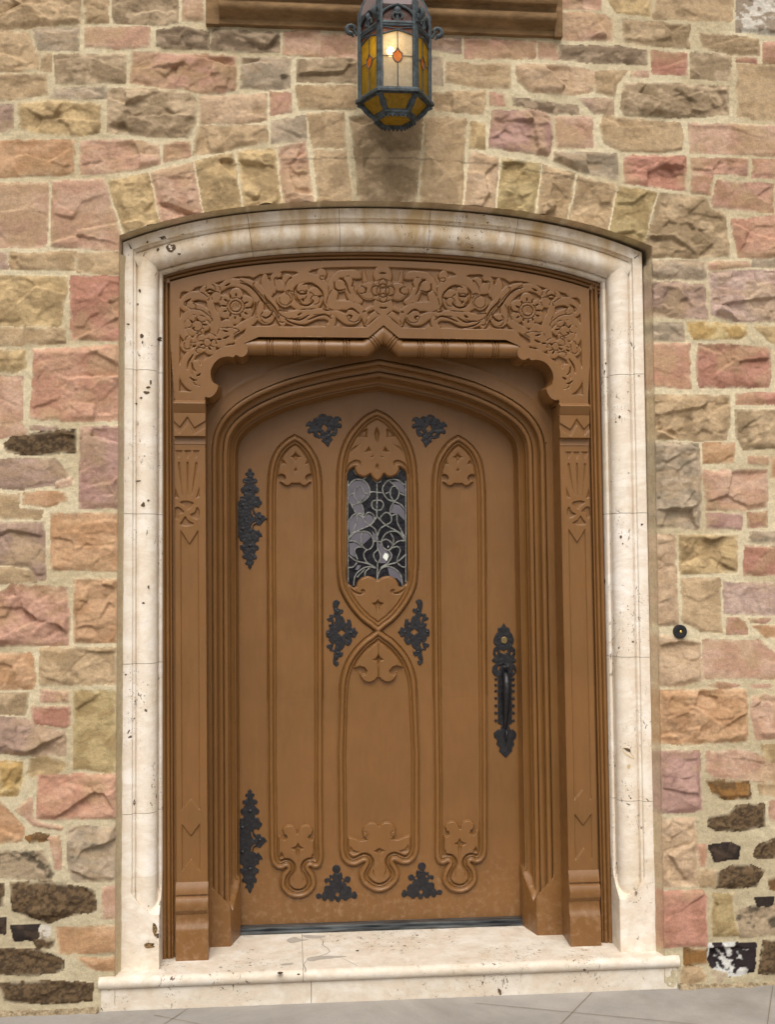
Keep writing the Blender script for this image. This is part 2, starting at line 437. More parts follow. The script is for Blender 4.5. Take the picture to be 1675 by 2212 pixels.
# ------------------------------------------------------------------ stone wall
SC = {  # base, second colour, threshold of second, scale
 't': ((194,164,124),(170,142,104),.55,.06), 'u': ((206,174,140),(190,158,124),.5,.07), 'y': ((200,170,118),(172,144,98),.52,.06),
 'Y': ((212,186,128),(188,152,84),.5,.05), 'p': ((204,164,138),(192,148,120),.5,.08), 'P': ((206,156,128),(194,140,112),.5,.09),
 'r': ((196,148,124),(176,132,100),.55,.07), 'R': ((192,134,112),(176,120,96),.5,.06), 'm': ((184,152,134),(164,134,116),.5,.06),
 'M': ((190,148,136),(174,132,120),.5,.07), 'g': ((186,164,138),(162,144,120),.5,.05), 'd': ((190,164,130),(158,134,102),.47,.06),
 'D': ((174,150,122),(134,112,88),.45,.05), 'b': ((112,88,58),(80,62,42),.5,.010), 'k': ((52,42,38),(76,60,48),.6,.03),
 'o': ((202,158,116),(186,140,96),.5,.07), 'w': ((214,206,194),(160,142,122),.5,.05), 'x': ((46,36,40),(206,206,204),.49,.045),
 'e': ((184,160,108),(164,138,88),.5,.05), 'l': ((198,168,154),(182,150,138),.5,.05), 'a': ((112,82,44),(150,104,42),.5,.03),
 'c': ((170,148,118),(96,84,66),.58,.04), 'f': ((192,164,126),(160,134,98),.45,.07)}
STONES = """
A t3 -30,-30 415,-30 412,115 200,130 100,148 -30,150
A t2 440,-30 560,-30 562,112 445,115
A d3 585,-30 925,-30 930,110 850,125 590,115
A p1 955,-30 1050,-30 1055,105 955,100
A t2 -30,165 130,165 165,230 195,280 190,350 100,365 -30,365
A g2 175,150 410,135 405,255 200,255 185,225
A p0 445,140 780,140 775,240 600,250 440,235
A D2 815,155 960,130 1090,165 1090,255 950,250 815,235
A D2 1110,155 1455,165 1455,265 1250,265 1100,250
A p2 1480,165 1665,155 1665,290 1480,280
A t1 215,280 265,280 260,365 210,365
A d2 280,285 655,280 650,430 290,430
A r3 690,265 1230,290 1225,460 1100,485 950,460 680,425
A g2 1255,290 1515,305 1510,450 1380,465 1255,450
A d2 1550,310 1860,300 1860,425 1550,420
A t2 -30,385 240,380 235,485 100,510 -30,520
A g1 275,455 550,450 550,510 260,505
A m2 -30,540 65,540 65,665 -30,690
A y3 90,535 300,520 520,545 515,685 380,705 100,670
A d3 560,465 800,460 990,485 1025,530 1015,640 980,710 850,710 560,685
A u2 1040,500 1390,485 1390,625 1250,640 1040,640
A r1 1410,480 1515,480 1515,580 1410,595
A t1 1545,445 1860,445 1860,560 1560,565
A t2 1030,655 1390,655 1395,730 1150,790 1010,800 1015,740
A g1 1415,630 1590,600 1595,730 1420,740
A p1 270,945 530,930 545,960 630,1240 630,1290 560,1300 265,1280
A p1 -30,955 245,950 235,1285 -30,1285
A o1 -30,730 385,730 380,905 200,910 -30,920
A p2 420,735 660,725 825,750 830,850 720,880 540,900 415,905
A r1 855,745 985,735 995,805 860,840
A m0 -30,1315 30,1320 35,1400 -30,1400
A t1 45,1320 390,1310 385,1405 50,1400
A t1 400,1320 630,1310 630,1420 400,1420
A y2 -30,1440 340,1440 345,1500 310,1680 300,1700 -30,1690
A R2 365,1440 632,1435 632,1775 370,1770
D t1 -30,35 335,35 335,110 200,120 -30,125
D y2 -30,150 130,150 130,240 60,265 -30,260
D p1 -30,285 115,285 110,510 60,535 -30,545
D P2 175,150 625,125 620,515 400,520 150,500 170,350
D b2 15,640 60,605 200,575 395,565 395,680 200,695 30,680
D M2 415,555 620,550 615,970 410,975
D p0 -30,545 110,530 140,580 -30,610
D m0 150,545 290,545 300,560 160,565
D m1 -30,720 280,715 350,800 290,850 100,875 -30,870
D p0 290,840 370,815 365,850 290,865
D o0 125,895 330,890 350,930 250,965 120,950
D t1 -30,900 100,905 90,975 220,985 210,1030 -30,1025
D o2 265,1005 615,1000 615,1300 270,1295
D m2 -30,1050 225,1050 235,1340 190,1350 150,1280 -30,1265
D t1 -30,1285 140,1295 185,1360 -30,1370
D r3 -30,1440 60,1375 345,1390 360,1600 350,1690 -30,1690
D o3 385,1345 610,1345 605,1676 385,1675
L t2 455,450 760,430 1320,440 1320,850 450,850
L o2 -60,500 350,500 400,740 370,900 -60,910
L p1 460,910 790,930 790,1050 460,1040
L f1 -60,960 320,960 270,1200 -60,1190
L R1 350,1110 800,1110 800,1310 720,1345 520,1310 370,1300
L e1 840,920 1320,930 1320,1860 850,1820
L m3 -60,1230 350,1260 400,1330 720,1390 740,1500 735,1670 480,1670 200,1650 -60,1640
L y1 340,1710 530,1680 760,1780 640,1870 350,1910 310,1880
L Y2 -60,1740 230,1750 250,1950 200,2130 -60,2130
E P2 195,380 605,375 605,605 190,605
E p0 80,560 160,500 170,620 320,650 310,665 170,640
E o1 -30,500 60,590 120,660 100,720 -30,745
E a1 125,705 190,685 250,690 245,720 150,730
E g3 345,650 600,645 605,930 400,935 360,900
E p0 250,710 300,700 320,870 290,870
E c2 -30,780 220,775 280,890 260,925 -30,915
E b3 50,940 260,935 490,985 495,1090 380,1105 250,1150 60,1080
E p0 530,965 605,960 605,1130 530,1130
E b1 -30,950 15,950 10,1060 -30,1070
E k1 -30,1120 25,1125 20,1210 -30,1200
E k1 55,1170 205,1160 200,1240 70,1240
E w1 210,1165 260,1170 245,1235 205,1240
E o1 290,1175 615,1170 610,1305 310,1310
E b2 -30,1290 200,1290 330,1350 325,1400 150,1430 -30,1410
E b2 -10,1470 250,1455 480,1470 475,1555 250,1575 20,1560
E o1 400,1335 610,1330 610,1400 480,1390
E b1 170,1245 280,1240 270,1275 190,1280
B m1 575,185 730,200 735,270 620,260 575,245
B r2 755,195 1125,215 1120,300 755,300
B p1 1140,215 1235,225 1235,305 1140,300
B p2 0,175 190,175 190,300 0,290
B g0 575,290 635,300 635,440 580,440
B t2 655,325 990,330 990,455 800,450 650,420
B u2 1020,335 1280,335 1430,370 1430,470 1300,490 1100,475 1030,420
B t2 590,480 860,470 850,590 600,565
B r0 885,480 955,490 960,545 885,540
B D2 1000,505 1340,550 1350,590 1150,590 1100,560 1010,540
B m1 1350,515 1530,510 1530,590 1430,585
B t1 1440,370 1600,365 1545,430 1530,495 1440,480
B M3 900,575 1130,575 1200,600 1210,700 1190,810 880,760
B y1 785,630 855,640 855,775 780,770
B p1 1225,605 1420,605 1420,765 1235,765
C p2 570,60 780,60 835,110 825,205 570,200
C p1 570,-30 770,-30 770,45 570,40
C y1 800,-30 1030,-30 1030,75 850,60
C t1 1050,-30 1460,-30 1455,105 1090,95 1045,90
C w2 1480,-30 1720,-30 1720,175 1480,160
C f2 885,95 1235,125 1230,245 1050,235 890,210
C D2 555,235 870,235 1010,265 1010,330 700,320 550,300
C f2 1285,165 1590,195 1600,280 1500,285 1300,245
C r1 1620,215 1720,215 1720,330 1620,325
C R1 1035,260 1220,275 1220,385 1040,380
C d1 1240,265 1450,290 1445,415 1240,400
C R0 1480,295 1585,300 1585,325 1480,315
C t0 1480,335 1720,335 1720,630 1490,605
C p0 940,365 1020,370 1015,395 930,390
C d3 890,430 1100,430 1440,450 1440,590 1200,610 900,595 875,560
C t1 790,600 1180,640 1200,700 1190,770 1100,790 880,780 790,740 770,650
C p1 1230,645 1720,650 1720,810 1240,790
C R3 890,810 1215,815 1215,990 900,950
C r2 1245,825 1540,825 1535,910 1250,900
C r1 1565,830 1720,830 1720,925 1565,920
C r1 1245,910 1355,915 1345,1010 1240,1000
C r1 1380,940 1670,960 1665,1105 1400,1080 1350,1075
C g2 530,790 850,800 860,935 640,880 525,830
C f3 1080,1005 1320,1030 1350,1090 1420,1110 1440,1330 1300,1340 1000,1340 1010,1250
C P2 1455,1145 1720,1120 1720,1340 1490,1340
F g2 335,380 955,370 960,570 345,550
F p1 985,385 1400,380 1440,420 1000,460
F g0 1460,350 1720,350 1720,430 1450,430
F m3 340,590 950,620 980,970 700,970 345,940
F l3 995,490 1720,460 1720,1010 1300,1000 1030,920
F g2 345,1020 730,1030 730,1210 345,1200
F Y1 775,1015 1100,1015 1380,1060 1400,1130 1340,1170 850,1190 780,1090
F y1 1480,1060 1720,1060 1720,1240 1650,1230
F P0 350,1230 790,1240 810,1700 360,1680
F R2 890,1240 1600,1270 1630,1300 1640,1600 1620,1680 900,1690 870,1450
G t3 250,510 800,510 800,690 780,810 600,820 265,800
G R1 845,495 1150,490 1150,570 850,570
G f2 845,610 1150,610 1150,870 900,880 850,790
G g3 270,840 580,840 600,1000 600,1430 290,1420
G o1 615,840 835,840 830,970 620,975
G p1 930,930 1070,930 1060,985 930,975
G p2 615,1030 1060,1020 1060,1280 900,1300 640,1290
G M1 640,1325 890,1330 880,1430 640,1430
G r1 925,1320 1060,1310 1060,1410 925,1420
G o1 1090,940 1150,930 1150,1080 1090,1070
G y3 450,1475 850,1480 850,1720 460,1740
G u2 285,1470 415,1480 430,1800 445,2090 300,2100
G R1 910,1550 1150,1560 1150,1750 900,1750
G g1 940,1450 1150,1450 1150,1530 930,1520
G t1 465,1770 730,1770 745,2140 600,2130 480,2070
G l1 755,1800 940,1810 1150,1800 1150,2020 770,2010
H r0 1190,80 1300,80 1370,130 1400,240 1180,245
H r0 1420,90 1640,90 1600,130 1430,120
H o0 1450,170 1720,170 1720,280 1600,280
H u2 470,260 900,330 910,740 700,790 475,780
H p0 930,310 1540,320 1640,420 1720,500 1720,710 930,710
H r0 1000,790 1100,750 1320,790 1180,810
H R0 1430,785 1640,790 1640,810 1450,810
H o3 480,840 1370,830 1400,960 1400,1350 850,1400 490,1390
H p2 1450,900 1600,880 1720,900 1720,1320 1490,1350 1440,1100
H p1 970,1490 1300,1450 1480,1500 1720,1620 1720,1790 1050,1760 970,1660
H y1 1540,1410 1720,1410 1720,1590 1600,1560
I M2 320,335 590,335 600,500 610,740 480,765 330,760
I a2 640,530 930,545 945,660 780,665 690,620
I t1 1000,560 1150,560 1150,640 1010,635
I u3 335,810 560,800 570,1000 580,1270 345,1270
I b1 665,790 800,770 850,710 1040,700 1045,850 900,885 700,880 650,850
I p0 1075,680 1150,680 1150,820 1080,800
I P0 585,980 640,980 640,1130 600,1130
I k1 655,985 800,965 870,1000 860,1070 700,1095
I b1 970,1050 1000,990 1150,930 1150,1070 980,1075
I t1 590,1150 720,1160 710,1280 600,1270
I b1 710,1180 830,1125 950,1115 1040,1160 980,1270 850,1280 710,1270
I a1 1070,1220 1150,1200 1150,1310 1080,1290
I R1 330,1310 600,1290 645,1330 640,1680 340,1690
I e1 690,1320 820,1320 830,1450 870,1600 690,1610 670,1480
I c2 840,1440 960,1400 1150,1380 1150,1600 880,1620
I k0 975,1350 1100,1340 1090,1400 990,1400
I a0 480,1690 650,1700 640,1800 490,1810
I x2 660,1660 980,1660 970,1850 800,1890 680,1830 645,1770
I b1 1030,1640 1150,1635 1150,1870 1000,1870
I t1 480,1830 600,1830 640,1880 620,1930 470,1960
I g1 680,1850 780,1880 730,1940
"""
VOUSS = """
A y3 560,935 770,900 835,1185 655,1250
A p3 785,895 1000,840 1060,1140 845,1195
A y2 1015,835 1215,790 1265,1115 1070,1145
A y3 1235,785 1435,765 1465,1075 1280,1115
A p3 1450,762 1590,740 1645,1070 1480,1078
B t1 -75,590 125,575 130,760 -45,770
B t1 -40,782 130,777 165,1055 -15,1075
B t1 550,600 762,610 735,1085 515,1055
B u2 780,785 930,815 905,1100 750,1090
B e3 945,815 1150,850 1110,1145 920,1110
B t3 1160,855 1330,900 1280,1180 1125,1150
B t2 1345,910 1545,960 1490,1245 1295,1195
C e2 865,960 1060,1000 985,1315 810,1255
"""
KEY = "B f2 150,600 340,590 535,600 520,760 497,1055 195,1055 172,760"
FRM = {'A': FA, 'B': FB, 'C': FC, 'D': FD, 'E': FE, 'L': FL, 'F': FRA, 'G': FR1, 'H': FRB, 'I': FR2}
YW = -0.06
HW, HZ = 1.0, 2.684
def zo(x): return 2.836-.0953*x*x-.0567*x**4
def outline(hw, dz, n=60, zb=0.0):
    xs = np.linspace(-hw, hw, n)
    return np.vstack([[[-hw, zb]], np.stack([xs, zo(xs/hw)+dz], 1), [[hw, zb]]])
RES = 0.004
wall = empty('stone_wall', (0, 0, -0.12), 'rough coursed wall of pink, tan and brown sandstone with pale mortar around the doorway', 'wall')
WO = (0, 0, -0.12)
G = Grid(-1.56, 1.64, -0.24, 3.80, RES)
WX = G.X+0.0065*(fbm(G.X, G.Z, 0.07, 1)-.5)*1.4+0.006*(fbm(G.X, G.Z, 0.018, 2, 2)-.5)
WZ = G.Z+0.0065*(fbm(G.X, G.Z, 0.07, 4)-.5)*1.4+0.006*(fbm(G.X, G.Z, 0.018, 5, 2)-.5)
def lin(c, sat=.82, gain=.93):
    c = np.array(srgb(*c)); g = float(c@[.3, .59, .11]); return (g+(c-g)*sat)*gain*np.array([1.0, 1.0, .97])
stain = fbm(G.X, G.Z, 0.5, 7)
mortA, mortB = lin((220, 204, 168)), lin((200, 182, 144))
mm = sstep(.35, .7, fbm(G.X, G.Z, 0.22, 8))[..., None]
COL = mortA*(1-mm)+mortB*mm
lowm = sstep(1.2, .1, G.Z)[..., None]*0.55
COL = COL*(1-lowm)+lin((178, 164, 132))*lowm
HT = 0.006+0.005*fbm(G.X, G.Z, 0.02, 9)+0.006*fbm(G.X, G.Z, 0.1, 10)
LAB = np.zeros(G.X.shape, int)
# raised light ribbon pointing on some joints comes through mortar noise
fc1 = facets(WX, WZ, 0.13, 3, .62, 1.5); fc2 = facets(WX+.3, WZ, 0.048, 5, .6, 1.4); fc3 = facets(WX+.7, WZ, 0.016, 8, .45, 1.3)
rp = fbm(G.X*0.35, G.Z, 0.045, 12)
bl = fbm(G.X, G.Z, 0.16, 14)
rnd = random.Random(5)
def put(line, lab):
    fr, code, *pts = line.split()
    P = unp(FRM[fr], [tuple(map(float, q.split(','))) for q in pts], YW)
    w, sd = G.poly(P, 0.0, WX, WZ)
    if sd.size == 0: return
    d = -sd+(.0046 if lab == 1 else .0020)
    ins = d > 0.0
    k = code[0]; r = int(code[1])
    c1, c2, th, scl = SC[k]
    c1 = lin(c1); c2 = lin(c2)
    se = rnd.randrange(20); ox = rnd.random()*10
    n = fbm(G.X[w]+ox, G.Z[w]*1.3, scl, se, 4)
    tt = sstep(th-.09, th+.09, n)[..., None]
    if k in 'xw': tt = sstep(th-.03, th+.03, n)[..., None]
    v = 1+0.10*(rnd.random()-.5)
    c = (c1*(1-tt)+c2*tt)*v
    # weather blotches of their own shape
    n2 = fbm(G.X[w]+ox*2, G.Z[w]*1.6, .035, (se+5) % 20, 3)
    c = c*(1-0.16*sstep(.55, .75, n2)[..., None])
    # iron bands toward ochre
    n3 = fbm(G.X[w]*.4+ox, G.Z[w]+0.3*G.X[w]*(rnd.random()-.5), .03, (se+9) % 20, 3)
    if k in 'pPortymugMl': c = c*(1-.28*sstep(.5, .72, n3)[..., None])+lin((180, 146, 98))*.28*sstep(.5, .72, n3)[..., None]
    n4 = fbm(G.X[w]+ox, G.Z[w], .12, (se+3) % 20, 3)
    if k in 'pPrRMml': c = c*(1-.42*sstep(.5, .68, n4)[..., None])+lin((186, 158, 112))*.42*sstep(.5, .68, n4)[..., None]
    smear = sstep(.45, .62, fbm(G.X[w], G.Z[w], .03, 11, 3))*sstep(.014, .0, d)*.5
    if k not in 'xk': c = c*(1-smear[..., None])+mortA*smear[..., None]
    cur = COL[w]; cur[ins] = c[ins]
    amp = (0.001, 0.0058, 0.0108, 0.0155)[r]
    tx, tz = (rnd.random()-.5)*.05, (rnd.random()-.5)*.05
    cx, cz = P.mean(0)
    rough = amp*(1.05*fc1[w]+(.22, .25, .30, .42)[r]*fc2[w]+0.16*fc3[w]+0.30*(rp[w]-.5)+0.8*(bl[w]-.5)+.30)
    h = 0.0115+0.004*rnd.random()+tx*(G.X[w]-cx)+tz*(G.Z[w]-cz)+rough*sstep(0.0, .026, d)
    e = sstep(-.001, .007+.006*rnd.random(), d)
    hc = HT[w]; hc[ins] = (hc*(1-e)+h*e)[ins]
    lc = LAB[w]; lc[sd < .007] = lab
for ln in STONES.strip().splitlines(): put(ln, 1)
for ln in VOUSS.strip().splitlines(): put(ln, 2)
put(KEY, 3)
# smoke-dark weathering on the keystone below the lantern and beside it
kb = np.exp(-(((G.X+.03)/.16)**2+((G.Z-3.0)/.16)**2))*(0.35+0.9*fbm(G.X, G.Z, .08, 17))
COL *= (1-0.30*np.clip(kb*sstep(.42, .62, fbm(G.X, G.Z, .09, 18)), 0, 1))[..., None]
LAB[LAB == 0] = 1
# voussoir mortar belongs to the arch
arch_zone = (np.abs(G.X) < .93) & (G.Z > zo(G.X)+0.0) & (G.Z < zo(G.X)+.17)
LAB[arch_zone & (LAB == 1) & (HT < .0095)] = 2
COL[arch_zone & (LAB == 2) & (HT < .0125)] *= 1.12
COL *= (1-.30*(np.abs(G.Z-zo(G.X)-.175) < .004)*(np.abs(G.X) < .92)*(fbm(G.X, G.Z, .05, 2) > .42))[..., None]
# blur one step so ledges stay smooth at grid scale
HB = HT.copy(); HB[1:-1, 1:-1] = (HT[1:-1, 1:-1]*4+HT[:-2, 1:-1]+HT[2:, 1:-1]+HT[1:-1, :-2]+HT[1:-1, 2:])/8
H2 = HB.copy(); H2[1:-1, 1:-1] = (HB[1:-1, 1:-1]*12+HB[:-2, 1:-1]+HB[2:, 1:-1]+HB[1:-1, :-2]+HB[1:-1, 2:])/16; HB = H2
OUT = outline(1.012, .008, 80, -1.0)
w, so_ = G.poly(OUT, .03)
SO = np.full(G.X.shape, 1.0); SO[w] = so_
VX, VZ = G.X.copy(), G.Z.copy()
gx = np.gradient(SO, RES, axis=1); gz = np.gradient(SO, RES, axis=0)
sn = np.abs(SO) < .62*RES
VX[sn] -= (SO*gx)[sn]; VZ[sn] -= (SO*gz)[sn]
cell = cellmask(SO > -.62*RES)
lc = LAB[:-1, :-1]
YY = -0.040-HB
masonry = grid_obj('masonry', VX, VZ, YY, cell & (lc == 1), m_stone.m, wall, COL, WO)
voussoirs = grid_obj('voussoir_arch', VX, VZ, YY, cell & (lc == 2), m_stone.m, wall, COL, WO)
keystone = grid_obj('keystone', VX, VZ, YY, cell & (lc == 3), m_stone.m, wall, COL, WO)
keystone['label'] = 'dark-stained keystone under the lantern'
# reveal of the opening between the stone face and the white surround
_o = outline(1.012, .008, 160, -.1); _zs = np.arange(-.1, HZ-.01, .02)
RV = np.vstack([[(-1.012, z) for z in _zs], _o[1:-1], [(1.012, z) for z in _zs[::-1]]])
N = miter(RV)
ccl = []
V, Fq = [], []
ys = [-0.056, -0.048, -.02, 0.0, .02, .05, .10]
V, Fq = sweep(RV, N, [(0.001 if i == 0 else .003*((i*7) % 3-1)*.4, y) for i, y in enumerate(ys)])
P0 = V.copy()
def edgecol(V, mix):
    """colour of the stone or mortar next to the opening, carried round the arris"""
    xx = V[:, 0]*1.022+np.sign(V[:, 0])*.004; zz = V[:, 2]+.02*(V[:, 2] > HZ)
    i = np.clip(((xx-G.x0)/RES).astype(int), 0, G.nx-1); j = np.clip(((zz-G.z0)/RES).astype(int), 0, G.nz-1)
    c = COL[j, i]; m = np.where(V[:, 0] < 0, mix[0], mix[1])[:, None]
    m = np.clip(m+.8*(fbm(V[:, 0]*2, V[:, 2], .05, 13)[:, None]-.5), 0, 1)
    return 1.12*(c*(1-m)+mortB*m)
c = edgecol(V, (.5, .15))
link('opening_reveal', mesh_np('opening_reveal', V-np.array(WO), np.array(Fq), c), m_stone.m, wall)
# mortar fillet bedding the jambs of the surround
for sg in (-1, 1):
    q = np.array([(sg*1.012, z) for z in np.arange(-.05, 2.64, .02)]); Nq = np.array([(sg*1.0, 0)]*len(q))
    V, Fq = sweep(q, Nq, [(.002, -.046), (-.001, -.042), (-.004, -.030), (-.008, -.015), (-.0125, -.004), (-.0145, .004), (-.0145, .03)])
    V[:, 1] += .010*(fbm(V[:, 0]*2, V[:, 2], .05, 4)-.5); V[:, 0] += .004*(fbm(V[:, 1]*2, V[:, 2], .04, 6)-.5)
    link('bedding_mortar', mesh_np('bedding_mortar', V-np.array(WO), np.array(Fq), edgecol(V, (.75, .35))), m_stone.m, wall)
# the wall beyond the picture: same masonry, coarser
def outer(x0, x1, z0, z1, seed):
    g = Grid(x0, x1, z0, z1, .012); rs = random.Random(seed)
    C = np.broadcast_to(mortA*.5+mortB*.5, g.X.shape+(3,)).copy(); Hh = 0.003*fbm(g.X, g.Z, .05, 3)
    wx = g.X+.014*(fbm(g.X, g.Z, .07, 1)-.5); wz = g.Z+.014*(fbm(g.X, g.Z, .07, 4)-.5)
    f1 = facets(wx, wz, .085, 3, .5, 1.6); f2 = facets(wx, wz, .04, 5, .5, 1.5)
    z = z0
    while z < z1:
        h = rs.choice([.12, .16, .2, .24]); x = x0-rs.random()*.2
        while x < x1:
            L = rs.uniform(.16, .42)
            P = np.array([(x+.008, z+.008), (x+L-.008, z+.008+rs.uniform(-.01, .01)), (x+L-.008, z+h-.01), (x+.008, z+h-.01)])
            w, sd = g.poly(P, 0, wx, wz)
            if sd.size:
                k = rs.choice('ttupPomgrdyuPf'); c1, c2, th, scl = SC[k]
                n = fbm(g.X[w]+rs.random()*9, g.Z[w], scl, rs.randrange(20)); tt = sstep(th-.09, th+.09, n)[..., None]
                c = lin(c1)*(1-tt)+lin(c2)*tt; i = sd < 0
                a = C[w]; a[i] = c[i]
                hh_ = .013+.014*(.6*f1[w]+.4*f2[w]+.2)*sstep(0, .02, -sd)
                b = Hh[w]; b[i] = hh_[i]
            x += L
        z += h
    return grid_obj('masonry', g.X, g.Z, -.040-Hh, np.ones((g.nz-1, g.nx-1), bool), m_stone.m, wall, C, WO)
outer(-4.2, -1.56, -.24, 5.4, 1); outer(1.64, 4.3, -.24, 5.4, 2); outer(-1.56, 1.64, 3.80, 5.4, 3)
# light closing slab behind the face so no light leaks through
bm = bmesh.new()
for b in ((-4.2, -1.05, .10, .5, -.24, 5.4), (1.05, 4.3, .10, .5, -.24, 5.4), (-1.05, 1.05, .10, .5, 2.93, 5.4)): add_box(bm, b[0], b[1], b[2], b[3], b[4]+.12, b[5]+.12)
bm_obj('wall_core', bm, m_mort.m, wall, smooth=False)
# ------------------------------------------------------------------ white stone surround
def arc(cx, cy, r, a0, a1, n=7):
    return [(cx+r*cos(radians(a0+(a1-a0)*i/n)), cy-r*sin(radians(a0+(a1-a0)*i/n))) for i in range(n+1)]
def chord(A, B, sag, n=12):
    A = np.array(A); B = np.array(B); L = np.linalg.norm(B-A); q = abs(sag); r = (L*L/4+q*q)/(2*q)
    d = (B-A)/L; nrm = np.array([d[1], -d[0]])*(1 if sag > 0 else -1); c = (A+B)/2-nrm*(r-q)
    a0 = math.atan2(*(A-c)[::-1]); a1 = math.atan2(*(B-c)[::-1])
    while a1 - a0 > pi: a1 -= 2*pi
    while a1 - a0 < -pi: a1 += 2*pi
    return [tuple(c+r*np.array([cos(a0+(a1-a0)*i/n), sin(a0+(a1-a0)*i/n)])) for i in range(n+1)]
SP = [(0, .10), (0, .0025), (.0025, 0), (.035, 0), (.038, .002), (.0395, .014), (.0465, .0155), (.0505, .027)] + \
     chord((.0525, .021), (.1215, .074), .034) + [(.1228, .084), (.128, .0775), (.136, .079), (.139, .083), (.139, .125)]
# full path with samples at joints
zl = np.unique(np.concatenate([np.linspace(.33, HZ, 40), [.561, 1.109, 1.664, 2.205]]))
xa = np.unique(np.concatenate([np.linspace(-1, 1, 121)[1:-1], [-.535, -.186, .166, .510]]))
SPATH = np.array([(-1, z) for z in zl] + [(x, zo(x)) for x in xa] + [(1, z) for z in zl[::-1]])
SNRM = -miter(SPATH)
JT = [(-1, .561), (-1, 1.109), (-1, 1.664), (-1, 2.205), (-.535, 0), (-.186, 0), (.166, 0), (.510, 0), (1, 2.205), (1, 1.664), (1, 1.109), (1, .561)]
def jidx(j):
    if abs(j[0]) == 1: return int(np.argmin(np.hypot(SPATH[:, 0]-j[0], SPATH[:, 1]-j[1])))
    return int(np.argmin(np.abs(SPATH[:, 0]-j[0])+(SPATH[:, 1] < HZ)*9))
cuts = [0]+[jidx(j) for j in JT]+[len(SPATH)-1]
surr = empty('door_surround', (0, 0, 0), 'pitted white travertine surround with rounded moulding and low arched head framing the brown door', 'door surround')
for a, b in zip(cuts[:-1], cuts[1:]):
    P = SPATH[a:b+1].copy(); Nn = SNRM[a:b+1]
    for e, o_ in ((0, 1), (-1, -2)):
        if (a == 0 and e == 0) or (b == len(SPATH)-1 and e == -1): continue
        v = P[o_]-P[e]; P[e] = P[e]+v/np.linalg.norm(v)*.0010
    V, Fq = sweep(P, Nn, SP)
    m = len(SP); n = len(P)
    Fq = Fq+[tuple(range(m)), tuple((n-1)*m+i for i in range(m))]
    o = vf_obj('surround_block', V, Fq, m_trav.m, surr, sharp=40)
# joint filler just behind the blocks
SPI = [(max(s, .002) if s < .07 else s-.002, y+.003) for s, y in SP]
V, Fq = sweep(SPATH, SNRM, SPI)
vf_obj('joint_mortar', V, Fq, m_joint.m, surr)
def loft_stop(prof, square, z0s, zs, side, x_out, name, mat, parent):
    """profile turns to a square block below its stop"""
    Pp = np.array(prof); Q = np.array(square)
    a = np.concatenate([[0], np.cumsum(np.hypot(*np.diff(Pp, axis=0).T))]); a /= a[-1]
    q = np.concatenate([[0], np.cumsum(np.hypot(*np.diff(Q, axis=0).T))]); q /= q[-1]
    S = np.stack([np.interp(a, q, Q[:, 0]), np.interp(a, q, Q[:, 1])], 1)
    V, Fc = [], []; m = len(Pp)
    for z in zs:
        t = sstep(0, .016, z-z0s(a))[:, None]
        R = S*(1-t)+Pp*t
        for s, y in R: V.append((side*(x_out-s), y, z))
    for i in range(len(zs)-1):
        for j in range(m-1): Fc.append((i*m+j, i*m+j+1, (i+1)*m+j+1, (i+1)*m+j))
    return vf_obj(name, V, Fc, mat, parent, sharp=30)
dense = []
for (p, q) in zip(SP[:-1], SP[1:]):
    k = max(1, int(np.hypot(q[0]-p[0], q[1]-p[1])/.004))
    dense += [(p[0]+(q[0]-p[0])*i/k, p[1]+(q[1]-p[1])*i/k) for i in range(k)]
dense.append(SP[-1])
for sd_ in (-1, 1):
    loft_stop(dense, [(0, .10), (0, .0), (.1385, 0.0), (.1385, .125)], lambda a: .195+.125*np.clip(np.abs(a-.62)/.33, 0, 1)**1.6,
              np.concatenate([[0, .05, .1, .15], np.append(np.arange(.185, .328, .004), .3298)]), sd_, 1.0, 'plinth_block', m_trav.m, surr)
for o in surr.children: lean(o, -.0032)
# larger cavities and chips where the stone has lost pieces: set on the moulded surface itself
from mathutils.bvhtree import BVHTree
_vv, _ff = [], []
for o in surr.children:
    b = len(_vv); _vv += [v.co.copy() for v in o.data.vertices]; _ff += [tuple(b+i for i in p.vertices) for p in o.data.polygons]
_bvh = BVHTree.FromPolygons(_vv, _ff)
m_cav = Mat('cavity', .95, .1); m_cav.color(m_cav.mix(m_cav.noise(140, 4), (.045, .03, .02), (.17, .12, .08)))
m_chip = Mat('fresh_chip', .9, .1); m_chip.color(m_chip.mix(m_chip.noise(90, 4), srgb(176, 150, 110), srgb(214, 196, 160)))
m_black = Mat('black_stain', .9, .1); m_black.color(m_black.mix(m_black.ramp(m_black.noise(110, 5, .7), [(.4, 0), (.6, 1)]), (.03, .025, .02), srgb(150, 120, 80)))
def onsurf(fr, q):
    x = fr[0]+q[0]*fr[2]; y = fr[1]+q[1]*fr[2]
    d = Vector(tuple(_fw*F+_r2*(x-W0/2)-_u2*(y-H0/2))).normalized()
    h = _bvh.ray_cast(Vector(tuple(CAMP)), d)
    return None if h[0] is None else h[0]-d*.0016
def mark(fr, pts, mat, name):
    P = [onsurf(fr, q) for q in catmull(np.array(pts, float), True, 3)]
    P = [p for p in P if p is not None]
    if len(P) < 4: return
    c = sum(P, Vector())/len(P); b = [tuple(p) for p in P]+[tuple(c)]
    n = len(P); vf_obj(name, b, [(i, (i+1) % n, n) for i in range(n)], mat, surr, smooth=False)
def blob(fr, x, y, rx, ry, mat, name, sd):
    r = random.Random(sd); k = 9
    mark(fr, [(x+rx*cos(2*pi*i/k)*(.6+.7*r.random()), y+ry*sin(2*pi*i/k)*(.6+.7*r.random())) for i in range(k)], mat, name)
